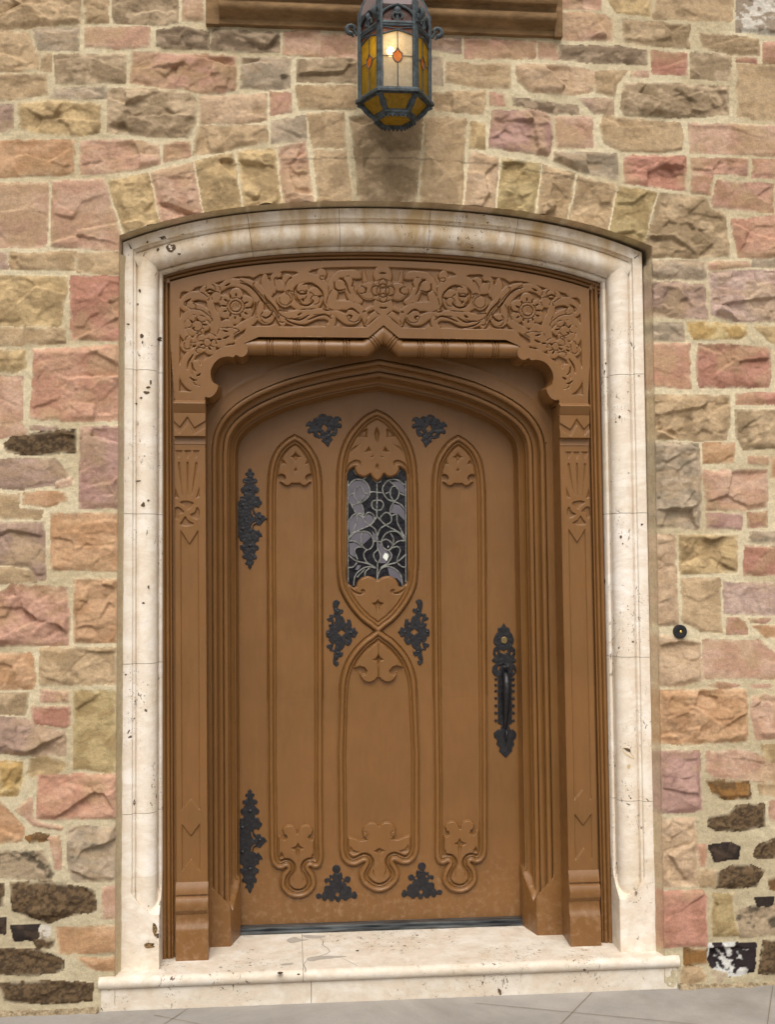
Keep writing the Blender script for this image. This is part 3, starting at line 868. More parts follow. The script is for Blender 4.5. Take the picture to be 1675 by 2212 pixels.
for i, (x, y, rx, ry) in enumerate([(890, 1295, 22, 24), (850, 1240, 20, 9), (822, 1303, 7, 9), (935, 1325, 9, 6), (768, 1262, 6, 6), (728, 1515, 6, 10), (717, 1587, 5, 6)]): blob(FA, x, y, rx, ry, m_cav.m, 'cavity', i)
for i, (x, y, rx, ry) in enumerate([(738, 75, 9, 12), (742, 108, 5, 9), (835, 95, 13, 11), (770, 345, 12, 7), (762, 372, 16, 8), (785, 318, 6, 12), (735, 400, 7, 5), (710, 430, 5, 5), (745, 958, 14, 12), (772, 935, 7, 6), (722, 833, 12, 4), (748, 1470, 10, 5), (775, 1385, 5, 12), (668, 15, 8, 4)]): blob(FD, x, y, rx, ry, m_cav.m, 'cavity', 20+i)
for i, (x, y, rx, ry) in enumerate([(1357, 548, 10, 16), (1325, 590, 7, 8), (1237, 85, 8, 10), (1228, 155, 8, 12), (1523, 195, 8, 7), (1548, 1475, 12, 12), (1365, 1580, 10, 14), (1383, 1640, 8, 7), (1435, 1030, 9, 4), (1285, 1105, 9, 5), (1225, 1960, 10, 20)]): blob(frame(1440, 1100, 600, 1659), x, y, rx, ry, m_cav.m, 'cavity', 40+i)
blob(FE, 700, 520, 6, 16, m_cav.m, 'cavity', 70)
blob(FE, 805, 1180, 18, 32, m_black.m, 'black_stain', 71); blob(FE, 780, 1265, 28, 16, m_black.m, 'black_stain', 72); blob(FE, 820, 1215, 10, 14, m_cav.m, 'cavity', 73)
mark(frame(1440, 2300, 700, 1675), [(1195, 68), (1250, 72), (1258, 105), (1285, 150), (1240, 130), (1205, 105)], m_chip.m, 'chipped_patch'); mark(frame(1440, 2300, 700, 1675), [(1205, 70), (1250, 76), (1253, 100), (1225, 88)], m_cav.m, 'cavity')
blob(frame(1440, 2300, 700, 1675), 1243, 205, 12, 18, m_chip.m, 'chipped_patch', 75)

# ------------------------------------------------------------------ doorstep and pavement
step = empty('doorstep', (0, -.02, -.122), 'cracked white stone doorstep with rounded nosing below the brown door', 'step')
WS = (0, -.02, -.122)
def extr(name, prof, x0, x1, mat, parent, loc, nx=60, sharp=40, jit=0.0):
    """closed (Y,z) profile extruded along X"""
    V, Fc = [], []; m = len(prof)
    for i in range(nx+1):
        x = x0+(x1-x0)*i/nx
        for (y, z) in prof: V.append((x, y, z))
    V = np.array(V, float)
    if jit: V[:, 1:] += jit*(np.stack([fbm(V[:, 0], V[:, 2]*3, .07, 3), fbm(V[:, 0], V[:, 1]*3, .07, 6)], 1)-.5)
    for i in range(nx):
        for j in range(m): Fc.append((i*m+j, i*m+(j+1) % m, (i+1)*m+(j+1) % m, (i+1)*m+j))
    Fc += [tuple(range(m)), tuple(nx*m+j for j in range(m))]
    return vf_obj(name, V, Fc, mat, parent, sharp=sharp, loc=loc)
m_step = m_trav.m.copy(); m_step.name = 'step_stone'
for nd in m_step.node_tree.nodes:
    if nd.type == 'MIX' and not nd.inputs['A'].is_linked and nd.inputs['A'].default_value[0] > .8:
        nd.inputs['A'].default_value = (*srgb(222, 217, 208), 1); nd.inputs['B'].default_value = (*srgb(208, 200, 187), 1)
# cracks and mended patches of the tread are drawn lines with their own place on the stone
def crack_obj(pts, fr, Zp, w, mat, name='crack'):
    P = []
    for q in pts:
        x = fr[0]+q[0]*fr[2]; y = fr[1]+q[1]*fr[2]
        d = _fw*F+_r2*(x-W0/2)-_u2*(y-H0/2)
        t = (Zp-CAMP[2])/d[2]; P.append(CAMP+d*t)
    return np.array(P)
nose = [(.44, 0.0), (-.048, 0.0)]+[(-.048-.0225*sin(radians(a)), -.0225+.0225*cos(radians(a))) for a in range(15, 181, 15)]+[(-.04, -.046), (.44, -.046)]
extr('tread', nose, -1.069, -.339, m_step, step, WS, 50, jit=.0012)
extr('tread', nose, -.3375, 1.068, m_step, step, WS, 90, jit=.0012)
rise = [(.2, -.046), (-.052, -.0455), (-.053, -.2), (.2, -.2)]
extr('riser', rise, -1.061, -.31, m_step, step, WS, 30, jit=.001)
extr('riser', rise, -.308, 1.061, m_step, step, WS, 60, jit=.001)
# hairline cracks
bmk = []
def ribbon(P, w, mat, name, parent, loc, lift=.0007, nrm=(0, 0, 1)):
    P = np.array(P, float); V, Fc = [], []
    for i in range(len(P)):
        t = P[min(i+1, len(P)-1)]-P[max(i-1, 0)]; t /= np.linalg.norm(t)
        s = np.cross(t, nrm); s /= np.linalg.norm(s)+1e-9
        ww = w*(0.5+0.7*(((i*37) % 11)/11))
        for k in (-1, 1): V.append(P[i]+s*ww*k/2+np.array(nrm)*lift)
    for i in range(len(P)-1): Fc.append((2*i, 2*i+1, 2*i+3, 2*i+2))
    return vf_obj(name, V, Fc, mat, parent, smooth=False, loc=loc)
m_crack = Mat('crack', .95, .1); m_crack.color((.13, .105, .075))
m_patch = Mat('mended_patch', .9, .2); m_patch.color(m_patch.mix(m_patch.noise(60, 4), srgb(150, 142, 132), srgb(182, 174, 162)))
ribbon(crack_obj([(515, 1155), (535, 1175), (528, 1195), (560, 1215), (572, 1235), (545, 1250), (500, 1262)], FH, 0, 0, 0), .003, m_crack.m, 'crack', step, WS)
ribbon(crack_obj([(640, 1268), (690, 1295), (730, 1315)], FH, 0, 0, 0), .0022, m_crack.m, 'crack', step, WS)
ribbon(crack_obj([(440, 1280), (420, 1310), (432, 1335), (428, 1355)], FH, 0, 0, 0), .003, m_crack.m, 'crack', step, WS)
def flatpoly(pts, fr, z, mat, name, parent, loc):
    P = catmull(crack_obj(pts, fr, z, 0, 0), True, 4); P[:, 2] = z+.0006
    P[:, :2] += .002*(np.random.RandomState(3).rand(len(P), 2)-.5)
    return vf_obj(name, P, [tuple(range(len(P)))], mat, parent, smooth=False, loc=loc)
flatpoly([(445, 1270), (500, 1260), (580, 1258), (675, 1262), (600, 1272), (520, 1280), (470, 1290), (440, 1284)], FH, 0, m_patch.m, 'mended_patch', step, WS)
flatpoly([(330, 1160), (370, 1148), (400, 1160), (450, 1165), (400, 1175), (350, 1185), (322, 1172)], FH, 0, m_patch.m, 'mended_patch', step, WS)
flatpoly([(415, 1138), (500, 1140), (550, 1142), (520, 1155), (460, 1158), (425, 1150)], FH, 0, m_patch.m, 'mended_patch', step, WS)
flatpoly([(285, 1308), (320, 1300), (360, 1298), (350, 1310), (300, 1315)], FH, 0, m_patch.m, 'mended_patch', step, WS)
m_pit = Mat('deep_pit', .95, .1); m_pit.color((.07, .055, .04))
for q in ([(265, 1358), (285, 1350), (302, 1356), (285, 1366)], [(722, 1228), (735, 1224), (742, 1229), (730, 1233)], [(380, 1364), (392, 1360), (400, 1366), (388, 1371)]):
    flatpoly(q, FH, 0, m_pit.m, 'deep_pit', step, WS)

# pavement: one large sheet, worn joints cut as dark grooves
GZ = -.122
bm = bmesh.new()
vs = [bm.verts.new(v) for v in ((-40, -40, GZ), (40, -40, GZ), (40, .3, GZ), (-40, .3, GZ))]
bm.faces.new(vs)
pv = bm_obj('pavement', bm, m_conc.m, None, smooth=False); pv['kind'] = 'structure'; pv['label'] = 'grey concrete pavement at the foot of the wall'
def gl(x0, y0, x1, y1, w=.0026):
    d = Vector((x1-x0, y1-y0, 0)).normalized(); s = Vector((-d.y, d.x, 0))*w/2; z = Vector((0, 0, GZ+.003))
    a = Vector((x0, y0, 0)); b = Vector((x1, y1, 0))
    return [a+s+z, b+s+z, b-s+z, a-s+z]
V, Fc = [], []
for L in ((.733, -.06, -.25, -1.5), (.285, -.119, 2.3, -.85), (-.752, -.06, -.86, -.26), (-.869, -.106, -.36, -.40), (1.43, -.06, .70, -1.5)):
    q = gl(*L); b = len(V); V += [tuple(v) for v in q]; Fc.append((b, b+1, b+2, b+3))
jt = vf_obj('pavement_joints', V, Fc, m_joint.m, None, smooth=False); jt['kind'] = 'structure'; jt['label'] = 'thin dark joints between the concrete pavement slabs'
m_foot = Mat('footing_grit', .95, .1); m_foot.color(m_foot.mix(m_foot.ramp(m_foot.noise(60, 6, .75), [(.35, 0), (.65, 1)]), srgb(96, 82, 62), srgb(172, 156, 128))); m_foot.bump(m_foot.noise(150, 5, .7), .6, .004)
# mortar and grit fillet where the wall meets the pavement
for (a, b) in ((-4.2, -1.07), (1.066, 4.3)):
    V, Fc = [], []; n = int((b-a)/.012)
    for i in range(n+1):
        x = a+(b-a)*i/n
        for (y, z) in ((-.03, .026), (-.048, .018), (-.058, .009), (-.066, .002), (-.072, -.006)):
            V.append((x, y, GZ+z))
    V = np.array(V); V[:, 1] += .022*(fbm(V[:, 0], V[:, 2]*3, .06, 3)-.5); V[:, 2] += .020*(fbm(V[:, 0], V[:, 2]*2, .05, 5)-.5)
    for i in range(n):
        for j in range(4): Fc.append((i*5+j, i*5+j+1, (i+1)*5+j+1, (i+1)*5+j))
    vf_obj('footing_mortar', V, Fc, m_foot.m, wall, loc=WO)

# ------------------------------------------------------------------ ledge over the door
lx0, lx1 = -.690, .655
led = empty('stone_ledge', (0, -.05, 3.5), 'long brown moulded stone ledge in the wall above the lantern', 'ledge')
LP = [(.0, 3.66), (-.10, 3.66), (-.135, 3.648), (-.140, 3.632), (-.140, 3.606), (-.132, 3.596), (-.112, 3.592), (-.104, 3.580)] + \
     [(-.100-.020*sin(radians(a)), 3.556+.020*cos(radians(a))) for a in range(20, 171, 25)] + [(-.092, 3.532), (-.074, 3.522), (-.072, 3.502), (-.03, 3.498), (0.0, 3.498)]
extr('moulded_course', LP, lx0+.045, lx1-.02, m_sill.m, led, (0, -.05, 3.5), 60, jit=.002)
extr('end_block', [(0, 3.665), (-.078, 3.665), (-.078, 3.497), (0, 3.497)], lx0-.005, lx0+.045, m_sill.m, led, (0, -.05, 3.5), 4, jit=.002)
extr('end_block', [(0, 3.665), (-.078, 3.665), (-.078, 3.497), (0, 3.497)], lx1-.02, lx1+.012, m_sill.m, led, (0, -.05, 3.5), 4, jit=.002)

# ------------------------------------------------------------------ bell push
bp = unp(FP, [(1471.5, 1364.5)], -.064)[0]
bell = empty('bell_push', (bp[0], -.064, bp[1]), 'small round black doorbell with a brass button on the wall right of the door', 'doorbell')
def lathe(name, prof, mat, parent, n=32):
    """(r, depth) profile around the -Y axis, in local space"""
    V, Fc = [], []; m = len(prof)
    for k in range(n):
        a = 2*pi*k/n
        for r, y in prof: V.append((r*cos(a), y, r*sin(a)))
    for k in range(n):
        k2 = (k+1) % n
        for j in range(m-1): Fc.append((k*m+j, k2*m+j, k2*m+j+1, k*m+j+1))
    return vf_obj(name, V, Fc, mat, parent)
lathe('rose', [(.0262, .03), (.0262, .002), (.0245, -.002), (.018, -.0035), (.0098, -.0015), (.0085, .001), (.0005, .001)], m_iron.m, bell)
lathe('button', [(.0062, .003), (.0062, -.003), (.005, -.0055), (.0025, -.0068), (.0001, -.007)], m_brass2.m, bell, 20)
# ------------------------------------------------------------------ carved wooden door frame
fr_ = empty('carved_doorcase', (0, .15, 0), 'brown painted carved wooden frame with floral head, pilasters and pointed arch around the door', 'doorcase')
WF = (0, .15, 0)
KS = -.0075                     # the old frame leans by a few millimetres
def sym(fr, pts, Y=.095):
    P = unp(fr, pts, Y); P[:, 0] -= KS*P[:, 1]; return P
def kids(o, *objs):
    for q in objs: lean(q, KS)
# outer bead
PI_ = SPATH; TP = SPATH+SNRM*.137
basep = np.vstack([[[-.863, 0.0]], TP[TP[:, 1] > .01], [[.863, 0.0]]])
BN = -miter(basep)
BP = [(-.004, .125), (.0, .112)]+arc(.008, .112, .0075, 180, 0, 6)+[(.017, .115)]+arc(.025, .113, .0065, 180, 0, 6)+[(.033, .118)]+arc(.0375, .116, .004, 180, 0, 4)+[(.042, .12), (.042, .23)]
V, Fq = sweep(basep, BN, BP)
o = vf_obj('outer_bead', V, Fq, m_wood.m, fr_, loc=WF); kids(o, o)

# tympanum: carved panel
T = Grid(-.835, .835, 2.09, 2.68, .002)
half = T.X <= 1e-6
cusp = sym(FT5, [(1250,1040),(1100,1190),(1140,1230),(1155,1290),(1135,1350),(1090,1385),(1030,1388),(975,1362),(940,1395),(880,1386),(830,1388),(760,1405),(700,1440),(640,1510),(605,1590),(600,1660),(620,1740),(660,1785),(710,1808),(705,1860),(680,1920),(630,1975),(570,1998),(520,1990),(478,2030)])
cusp = np.vstack([[[0, 2.404], [-.060, 2.354], [-.485, 2.352]], cusp[1:]])
cusp[-1] = (-.6925, 2.098)
cup = np.vstack([cusp[:4], catmull(cusp[3:], False, 4)[1:]])
half_out = np.vstack([cup, [[-.835, 2.098], [-.835, 2.7]]])
ring_in = basep+BN*.0405
topc = ring_in[(ring_in[:, 1] > 2.3)]
PT = np.vstack([cup[::-1], (cup*[-1, 1])[1:], [[.8075, 2.098]], topc[::-1], [[-.8075, 2.098]]])
w, sd = T.poly(PT, .05)
SDT = np.full(T.X.shape, .05); SDT[w] = sd
def cm(fr, pts, n=5, closed=True): return catmull(sym(fr, pts), closed, n)
# recessed ground
gpts = [(FT5, [(140,500),(152,450),(190,415),(300,420),(345,385),(370,358),(700,280),(1000,195),(1180,190),(1240,215),(1330,160),(1640,128)]),
        (FT6, [(350,180),(500,188),(560,215),(600,235),(650,215),(720,165),(900,135),(1300,128),(1662,128)]),
        (FT6, [(1662,735),(1560,800),(1430,915),(1120,918),(1060,880),(1000,912),(290,908),(240,872),(180,893)]),
        (FT5, [(1500,928),(1160,940),(1090,1050),(965,1150),(962,1212),(830,1232),(700,1290),(640,1360),(500,1450),(445,1540),(440,1830),(380,1915),(130,1910)])]
gp = np.vstack([sym(f, p) for f, p in gpts])
w, sd = T.poly(gp, .03)
SG = np.full(T.X.shape, .05); SG[w] = sd
SOR = np.full(T.X.shape, .05)
INC = np.zeros(T.X.shape)
def orn(wd):
    w, d = wd
    over = (np.abs(d) < .0012) & (SOR[w] < -.001)       # an outline where a leaf crosses another
    INC[w] = np.where(over, np.maximum(INC[w], .006), np.where(d < -.0012, 0, INC[w]))
    SOR[w] = np.minimum(SOR[w], d)
def st(fr, pts, wid, n=4):
    s = fr[2]*.00175; a = catmull(np.array([(p[0], p[1], ww) for p, ww in zip(pts, wid)], float), False, n)
    orn(T.stroke(sym(fr, a[:, :2]), np.maximum(a[:, 2], 4)*s, .02))
def dc(fr, x, y, r): orn(T.disc(sym(fr, [(x, y)])[0], r*fr[2]*.00175, .02))
def inc(fr, pts, w0=11, dep=.013, n=4):
    a = catmull(np.array(pts, float), False, n); k = len(a); s = fr[2]*.00175
    R = w0*s*np.sin(np.linspace(.25, pi-.05, k))
    w, d = T.stroke(sym(fr, a), np.maximum(R, .0006), .012)
    INC[w] = np.maximum(INC[w], dep*sstep(.0014, -.0014, d))
A5, A6 = FT5, FT6
st(A5, [(745,370),(860,300),(1000,290),(1150,350),(1260,470),(1300,600),(1290,720),(1230,840),(1100,920),(1000,980),(930,1020)], [40,48,55,58,50,42,42,48,52,48,50])
st(A5, [(1650,870),(1600,750),(1530,640),(1420,500),(1310,370),(1180,285),(1060,245)], [25,38,42,45,45,38,20])
st(A5, [(1345,600),(1335,760),(1420,840),(1520,780),(1560,680)], [40,62,58,30,10]); dc(A5, 1440, 800, 95)
for x, y, r in ((980,465,92),(1130,570,88),(1130,735,86),(965,815,84),(815,725,88),(815,560,86),(975,640,130)): dc(A5, x, y, r)
for x, y, r in ((530,425,85),(650,400,95),(680,500,80),(600,380,70)): dc(A5, x, y, r)
st(A5, [(590,540),(610,680),(665,820),(680,930),(650,1060)], [35,50,68,66,50])
st(A5, [(545,525),(420,480),(290,500),(205,565),(200,640),(250,695)], [30,58,62,50,45,20])
st(A5, [(330,640),(470,690),(560,760),(590,800)], [55,58,35,12]); st(A5, [(250,600),(330,640)], [40,50])
st(A5, [(610,850),(540,790),(430,735),(300,735),(215,810),(172,900),(180,1010),(230,1100),(290,1165),(350,1180)], [20,30,42,46,42,36,38,45,42,28])
for x, y, r in ((350,840,72),(450,850,75),(515,930,68),(435,1010,66),(330,990,84),(270,900,60),(400,930,80)): dc(A5, x, y, r)
dc(A5, 243, 1235, 76); st(A5, [(270,1130),(250,1230)], [45,50]); st(A5, [(440,1050),(400,1110),(340,1160)], [30,35,30])
for x, y, r in ((460,1120,62),(610,1130,80),(465,1225,72),(590,1275,78),(640,1190,55),(550,1180,60)): dc(A5, x, y, r)
dc(A5, 845, 930, 88)
orn(T.poly(cm(A5, [(740,975),(860,960),(935,965),(1030,1000),(960,1050),(935,1110),(940,1175),(860,1190),(760,1248),(690,1225),(690,1130),(705,1050)], 3), .02))
st(A5, [(420,1290),(330,1340),(270,1430),(230,1560),(235,1700),(310,1810),(400,1880)], [48,58,76,85,80,72,40])
st(A5, [(385,1490),(400,1600),(400,1760)], [40,55,55]); st(A5, [(420,1300),(470,1290)], [40,30])
st(A6, [(335,870),(290,760),(205,620),(95,480),(-10,370)], [25,32,40,42,40])
st(A6, [(185,490),(130,400),(100,310),(105,255)], [12,38,40,22]); st(A6, [(215,450),(210,330),(250,250),(290,230)], [20,50,48,25])
st(A6, [(260,300),(300,380),(370,370)], [35,58,30]); dc(A6, 400, 290, 66)
st(A6, [(410,490),(440,350),(560,275),(700,275),(830,335),(910,450),(935,580),(990,660),(930,690)], [46,58,60,60,60,52,52,40,20])
st(A6, [(420,480),(470,590),(560,650),(680,668),(780,630),(840,540)], [46,42,38,34,32,24])
for x, y, r in ((600,420,72),(760,480,84),(660,540,92),(590,500,60),(760,560,60)): dc(A6, x, y, r)
st(A6, [(300,560),(370,590),(430,540),(425,470)], [40,60,38,20]); dc(A6, 365, 555, 78)
st(A6, [(320,810),(400,800),(500,830),(620,835),(760,785),(880,760),(970,800),(975,870),(930,895)], [45,60,62,50,38,40,44,36,18])
st(A6, [(300,720),(420,760),(560,740),(700,720),(830,715),(940,740)], [25,50,52,42,36,30])
st(A6, [(960,700),(1080,760),(1190,815),(1275,790),(1265,735)], [12,45,60,72,66]); dc(A6, 1262, 765, 88)
dc(A6, 845, 215, 56); dc(A6, 850, 272, 28)
st(A6, [(955,480),(975,350),(1055,240),(1160,215),(1280,225),(1330,260)], [18,38,44,42,50,22]); dc(A6, 1085, 375, 74)
st(A6, [(1190,300),(1210,440),(1260,540),(1345,575)], [48,52,52,26])
st(A6, [(1000,480),(975,620),(1130,625),(1280,650),(1390,730),(1425,880)], [50,66,55,52,44,12])
st(A6, [(1425,880),(1500,780),(1600,720)], [10,30,34])
for x, y, r in ((1455,440,118),(1655,235,128),(1655,640,130),(1657,440,160),(1370,430,50)): dc(A6, x, y, r)
st(A6, [(1395,190),(1415,310)], [6,22]); st(A6, [(1395,715),(1500,665)], [8,22])
# incised veins
for L in ([(1040,290),(1160,330),(1280,430),(1400,590),(1470,575)], [(820,335),(890,300)], [(1270,580),(1265,680),(1220,790)], [(1370,790),(1430,812),(1500,770),(1540,690)], [(530,415),(590,388),(660,420)], [(560,450),(620,440),(600,470)],
          [(240,640),(240,570),(305,530)], [(340,580),(420,555),(540,600)], [(320,1480),(335,1560),(375,1610)], [(340,1360),(270,1470),(255,1580)], [(295,1700),(340,1735),(390,1740)], [(395,1680),(450,1645)],
          [(480,910),(545,920)], [(330,975),(362,955)], [(395,825),(418,862)], [(310,850),(322,885)], [(600,1160),(632,1132)], [(445,1220),(495,1203)], [(570,1245),(600,1290)], [(785,1000),(860,1022)], [(790,1122),(875,1085)], [(700,1135),(760,1132)],
          [(980,450),(980,495)], [(805,535),(850,565)], [(795,718),(845,705)], [(965,790),(965,830)], [(1110,730),(1145,758)], [(1100,600),(1155,575)], [(890,470),(905,525)], [(1070,500),(1050,540)], [(765,632),(845,636)], [(1110,668),(1190,660)], [(905,745),(890,790)], [(1035,755),(1045,800)],
          [(1400,470),(1430,530),(1500,600),(1580,700),(1640,880)]): inc(A5, L, 9)
for L in ([(485,410),(490,520),(560,610),(660,632),(735,580),(715,560)], [(525,440),(560,480),(640,475),(645,430)], [(600,365),(700,340),(800,400),(860,480),(865,600)], [(155,250),(170,310)], [(250,290),(330,270)], [(440,800),(560,820),(675,760)], [(670,820),(800,765),(900,755),(970,805)],
          [(290,695),(400,706)], [(535,760),(580,730)], [(1080,270),(1150,320),(1190,430),(1220,480)], [(1240,385),(1270,320),(1330,285)], [(1190,760),(1235,770),(1220,810)], [(1425,400),(1420,470)], [(1605,212),(1660,208),(1700,215)], [(1605,660),(1660,668)], [(600,540),(608,580)], [(1010,330),(1020,410),(1080,440),(1150,420)],
          [(370,810),(450,860),(620,890),(800,820),(900,835)], [(440,272),(446,276)], [(850,650),(890,690),(940,695)], [(1190,690),(1250,675),(1330,740)], [(800,515),(850,510)]): inc(A6, L, 8)
def ringline(fr, x, y, r, w0=.0013, dep=.008):
    c = sym(fr, [(x, y)])[0]; w, d = T.disc(c, r*fr[2]*.00175, .02)
    INC[w] = np.maximum(INC[w], dep*sstep(w0+.001, w0-.001, np.abs(d)))
ringline(A5, 975, 640, 84); ringline(A6, 1657, 440, 92); ringline(A6, 1555, 440, 64); ringline(A6, 1657, 345, 64); ringline(A6, 1657, 535, 62)
ringline(A6, 1455, 440, 118, .0008, .003)
for k in range(4):
    inc(A5, [(915+k*28, 690-k*6), (960+k*30, 590-k*2)], 4, .003)
inc(A6, [(1620,400),(1700,480)], 5, .003); inc(A6, [(1610,430),(1650,380)], 4, .003)
SOR -= .0026
rec = sstep(0.0, .0035, np.minimum(-SG, SOR))
Hh = -.0098*rec
edge = np.clip(-SOR/.006, 0, 1)
Hh += -.0014*(1-np.sqrt(np.clip(1-(1-edge)**2, 0, 1)))*(SG < -.004)*(SOR < 0)      # rounded leaf edges
Hh -= INC*(SOR < .003)
Hh -= rec*.0012*vnoise(T.X, T.Z*.3, .006, 3)
Hh = np.where(half, Hh, Hh[:, ::-1])
VX, VZ = T.X.copy(), T.Z.copy()
gx = np.gradient(SDT, .002, axis=1); gz = np.gradient(SDT, .002, axis=0)
sn = np.abs(SDT) < .62*.002
VX[sn] -= (SDT*gx)[sn]; VZ[sn] -= (SDT*gz)[sn]
o = grid_obj('carved_head', VX, VZ, .095-Hh, cellmask(SDT < .62*.002), m_wood.m, fr_, None, WF); lean(o, KS)
# thickness of the head: rounded soffit following the cusps
full = np.vstack([cup[::-1], (cup*[-1, 1])[1:]])
Nf = -miter(full)
V, Fq = sweep(full, Nf, [(0, .0945), (.0005, .100), (-.003, .106), (-.002, .118), (.003, .135), (.006, .16), (.006, .226)])
o = vf_obj('head_soffit', V, Fq, m_wood.m, fr_, loc=WF, sharp=50); lean(o, KS)
# ringed roll under the head
rp_ = [(-.545, 2.318), (-.070, 2.318), (0, 2.378)]
for sgn in (-1, 1):
    pts, rad = [], []
    def addseg(a, b, n, rings):
        for i in range(n+1):
            t = i/n; p = (a[0]+(b[0]-a[0])*t, a[1]+(b[1]-a[1])*t); r = .033
            for c in rings:
                e = abs(t-c)*math.hypot(b[0]-a[0], b[1]-a[1])
                if e < .0024: r = .0295
                elif .004 < e < .0095: r = .0345
                elif .0095 <= e < .013: r = .0295
            pts.append(p); rad.append(r)
    addseg(rp_[0], rp_[1], 300, (.215, .43, .64, .84))
    addseg((-.064, 2.323), (0, 2.378), 60, (.38,))
    V, Fc = [], []; n = 20
    P2 = np.array(pts); ke = np.concatenate([[True], np.hypot(*np.diff(P2, axis=0).T) > 1e-5]); P2 = P2[ke]; rad = np.array(rad)[ke]
    Nn = miter(P2); Nn[-1] = (Nn[-1][0]*0, 1/0.76)
    for i in range(len(P2)):
        for k in range(n):
            an = 2*pi*k/n; s = rad[i]*cos(an); y = .128-rad[i]*sin(an)*.95
            V.append((sgn*-(P2[i, 0]+Nn[i, 0]*s)*-1, y, P2[i, 1]+Nn[i, 1]*s))
    for i in range(len(P2)-1):
        for k in range(n): Fc.append((i*n+k, i*n+(k+1) % n, (i+1)*n+(k+1) % n, (i+1)*n+k))
    Fc.append(tuple(range(n)))
    o = vf_obj('ringed_roll', V, Fc, m_wood.m, fr_, loc=WF, sharp=30); lean(o, KS)

# spandrel board with the arch opening
AH = [(0, 2.295), (-.070, 2.2825), (-.155, 2.2665), (-.275, 2.238), (-.395, 2.202), (-.510, 2.151), (-.590, 2.097), (-.638, 2.043), (-.664, 1.985), (-.672, 1.92)]
ah = catmull(AH, False, 8)
APL = np.vstack([ah, [(-.672, z) for z in np.append(np.arange(1.86, .27, -.06), .2602)]])[::-1]
AP = np.vstack([APL, (APL[:-1]*[-1, 1])[::-1]])
ANR = -miter(AP)
S_ = Grid(-.72, .72, -.01, 2.47, .006)
aclosed = np.vstack([[[-.672, -.5]], AP, [[.672, -.5]]])
w, sd = S_.poly(aclosed, .05); SS = np.full(S_.X.shape, .05); SS[w] = sd
VX, VZ = S_.X.copy(), S_.Z.copy(); gx = np.gradient(SS, .006, axis=1); gz = np.gradient(SS, .006, axis=0)
sn = np.abs(SS) < .62*.006; VX[sn] -= (SS*gx)[sn]; VZ[sn] -= (SS*gz)[sn]
yy = .222-.004*sstep(.004, .0, SS)*0-.004*(np.abs(S_.X) > .30)*0
# faint raised panel line echoing the arch
line = np.exp(-((SS-.052)/.004)**2)*.0025*(S_.Z > 1.98)
o = grid_obj('spandrel_board', VX, VZ, yy-line, cellmask(SS > -.62*.006), m_wood.m, fr_, None, WF); lean(o, -.0055, -.0095)
AM = [(-.004, .2265), (-.0008, .2265), (-.0005, .236), (.0008, .236)]+arc(.0115, .233, .0105, 180, 0, 8)+[(.0222, .243), (.0238, .243), (.0240, .2395)]+chord((.0245, .240), (.041, .268), -.006, 6)[::1]+[(.0412, .280), (.0428, .280)]+arc(.053, .272, .0095, 180, 0, 8)+[(.0628, .292), (.0650, .292)]+chord((.0665, .292), (.0835, .338), -.008, 7)+[(.0845, .334), (.0885, .336), (.0895, .344)]+chord((.090, .345), (.1005, .404), -.004, 5)
def arcfix(L):
    return L
V, Fq = sweep(AP, ANR, AM)
o = vf_obj('arch_moulding', V, Fq, m_wood.m, fr_, loc=WF, sharp=35); lean(o, -.0055, -.0115)
dn = []
for (p, q) in zip(AM[:-1], AM[1:]):
    k = max(1, int(np.hypot(q[0]-p[0], q[1]-p[1])/.004)); dn += [(p[0]+(q[0]-p[0])*i/k, p[1]+(q[1]-p[1])*i/k) for i in range(k)]
dn.append(AM[-1])
for s in (-1, 1):
    o = loft_stop(dn, [(-.003, .2215), (.069, .2225), (.1005, .345), (.1005, .404)], lambda a: .125+.10*np.clip(np.abs(a-.40)/.4, 0, 1),
                  np.concatenate([[0.0, .05, .1], np.append(np.arange(.115, .258, .004), .260)]), s, .672, 'jamb_base', m_wood.m, fr_)
    me = o.data
    lean(o, -.0055, -.0115)
    o.location = (0, 0, 0)
    for v in me.vertices: v.co.y -= .15
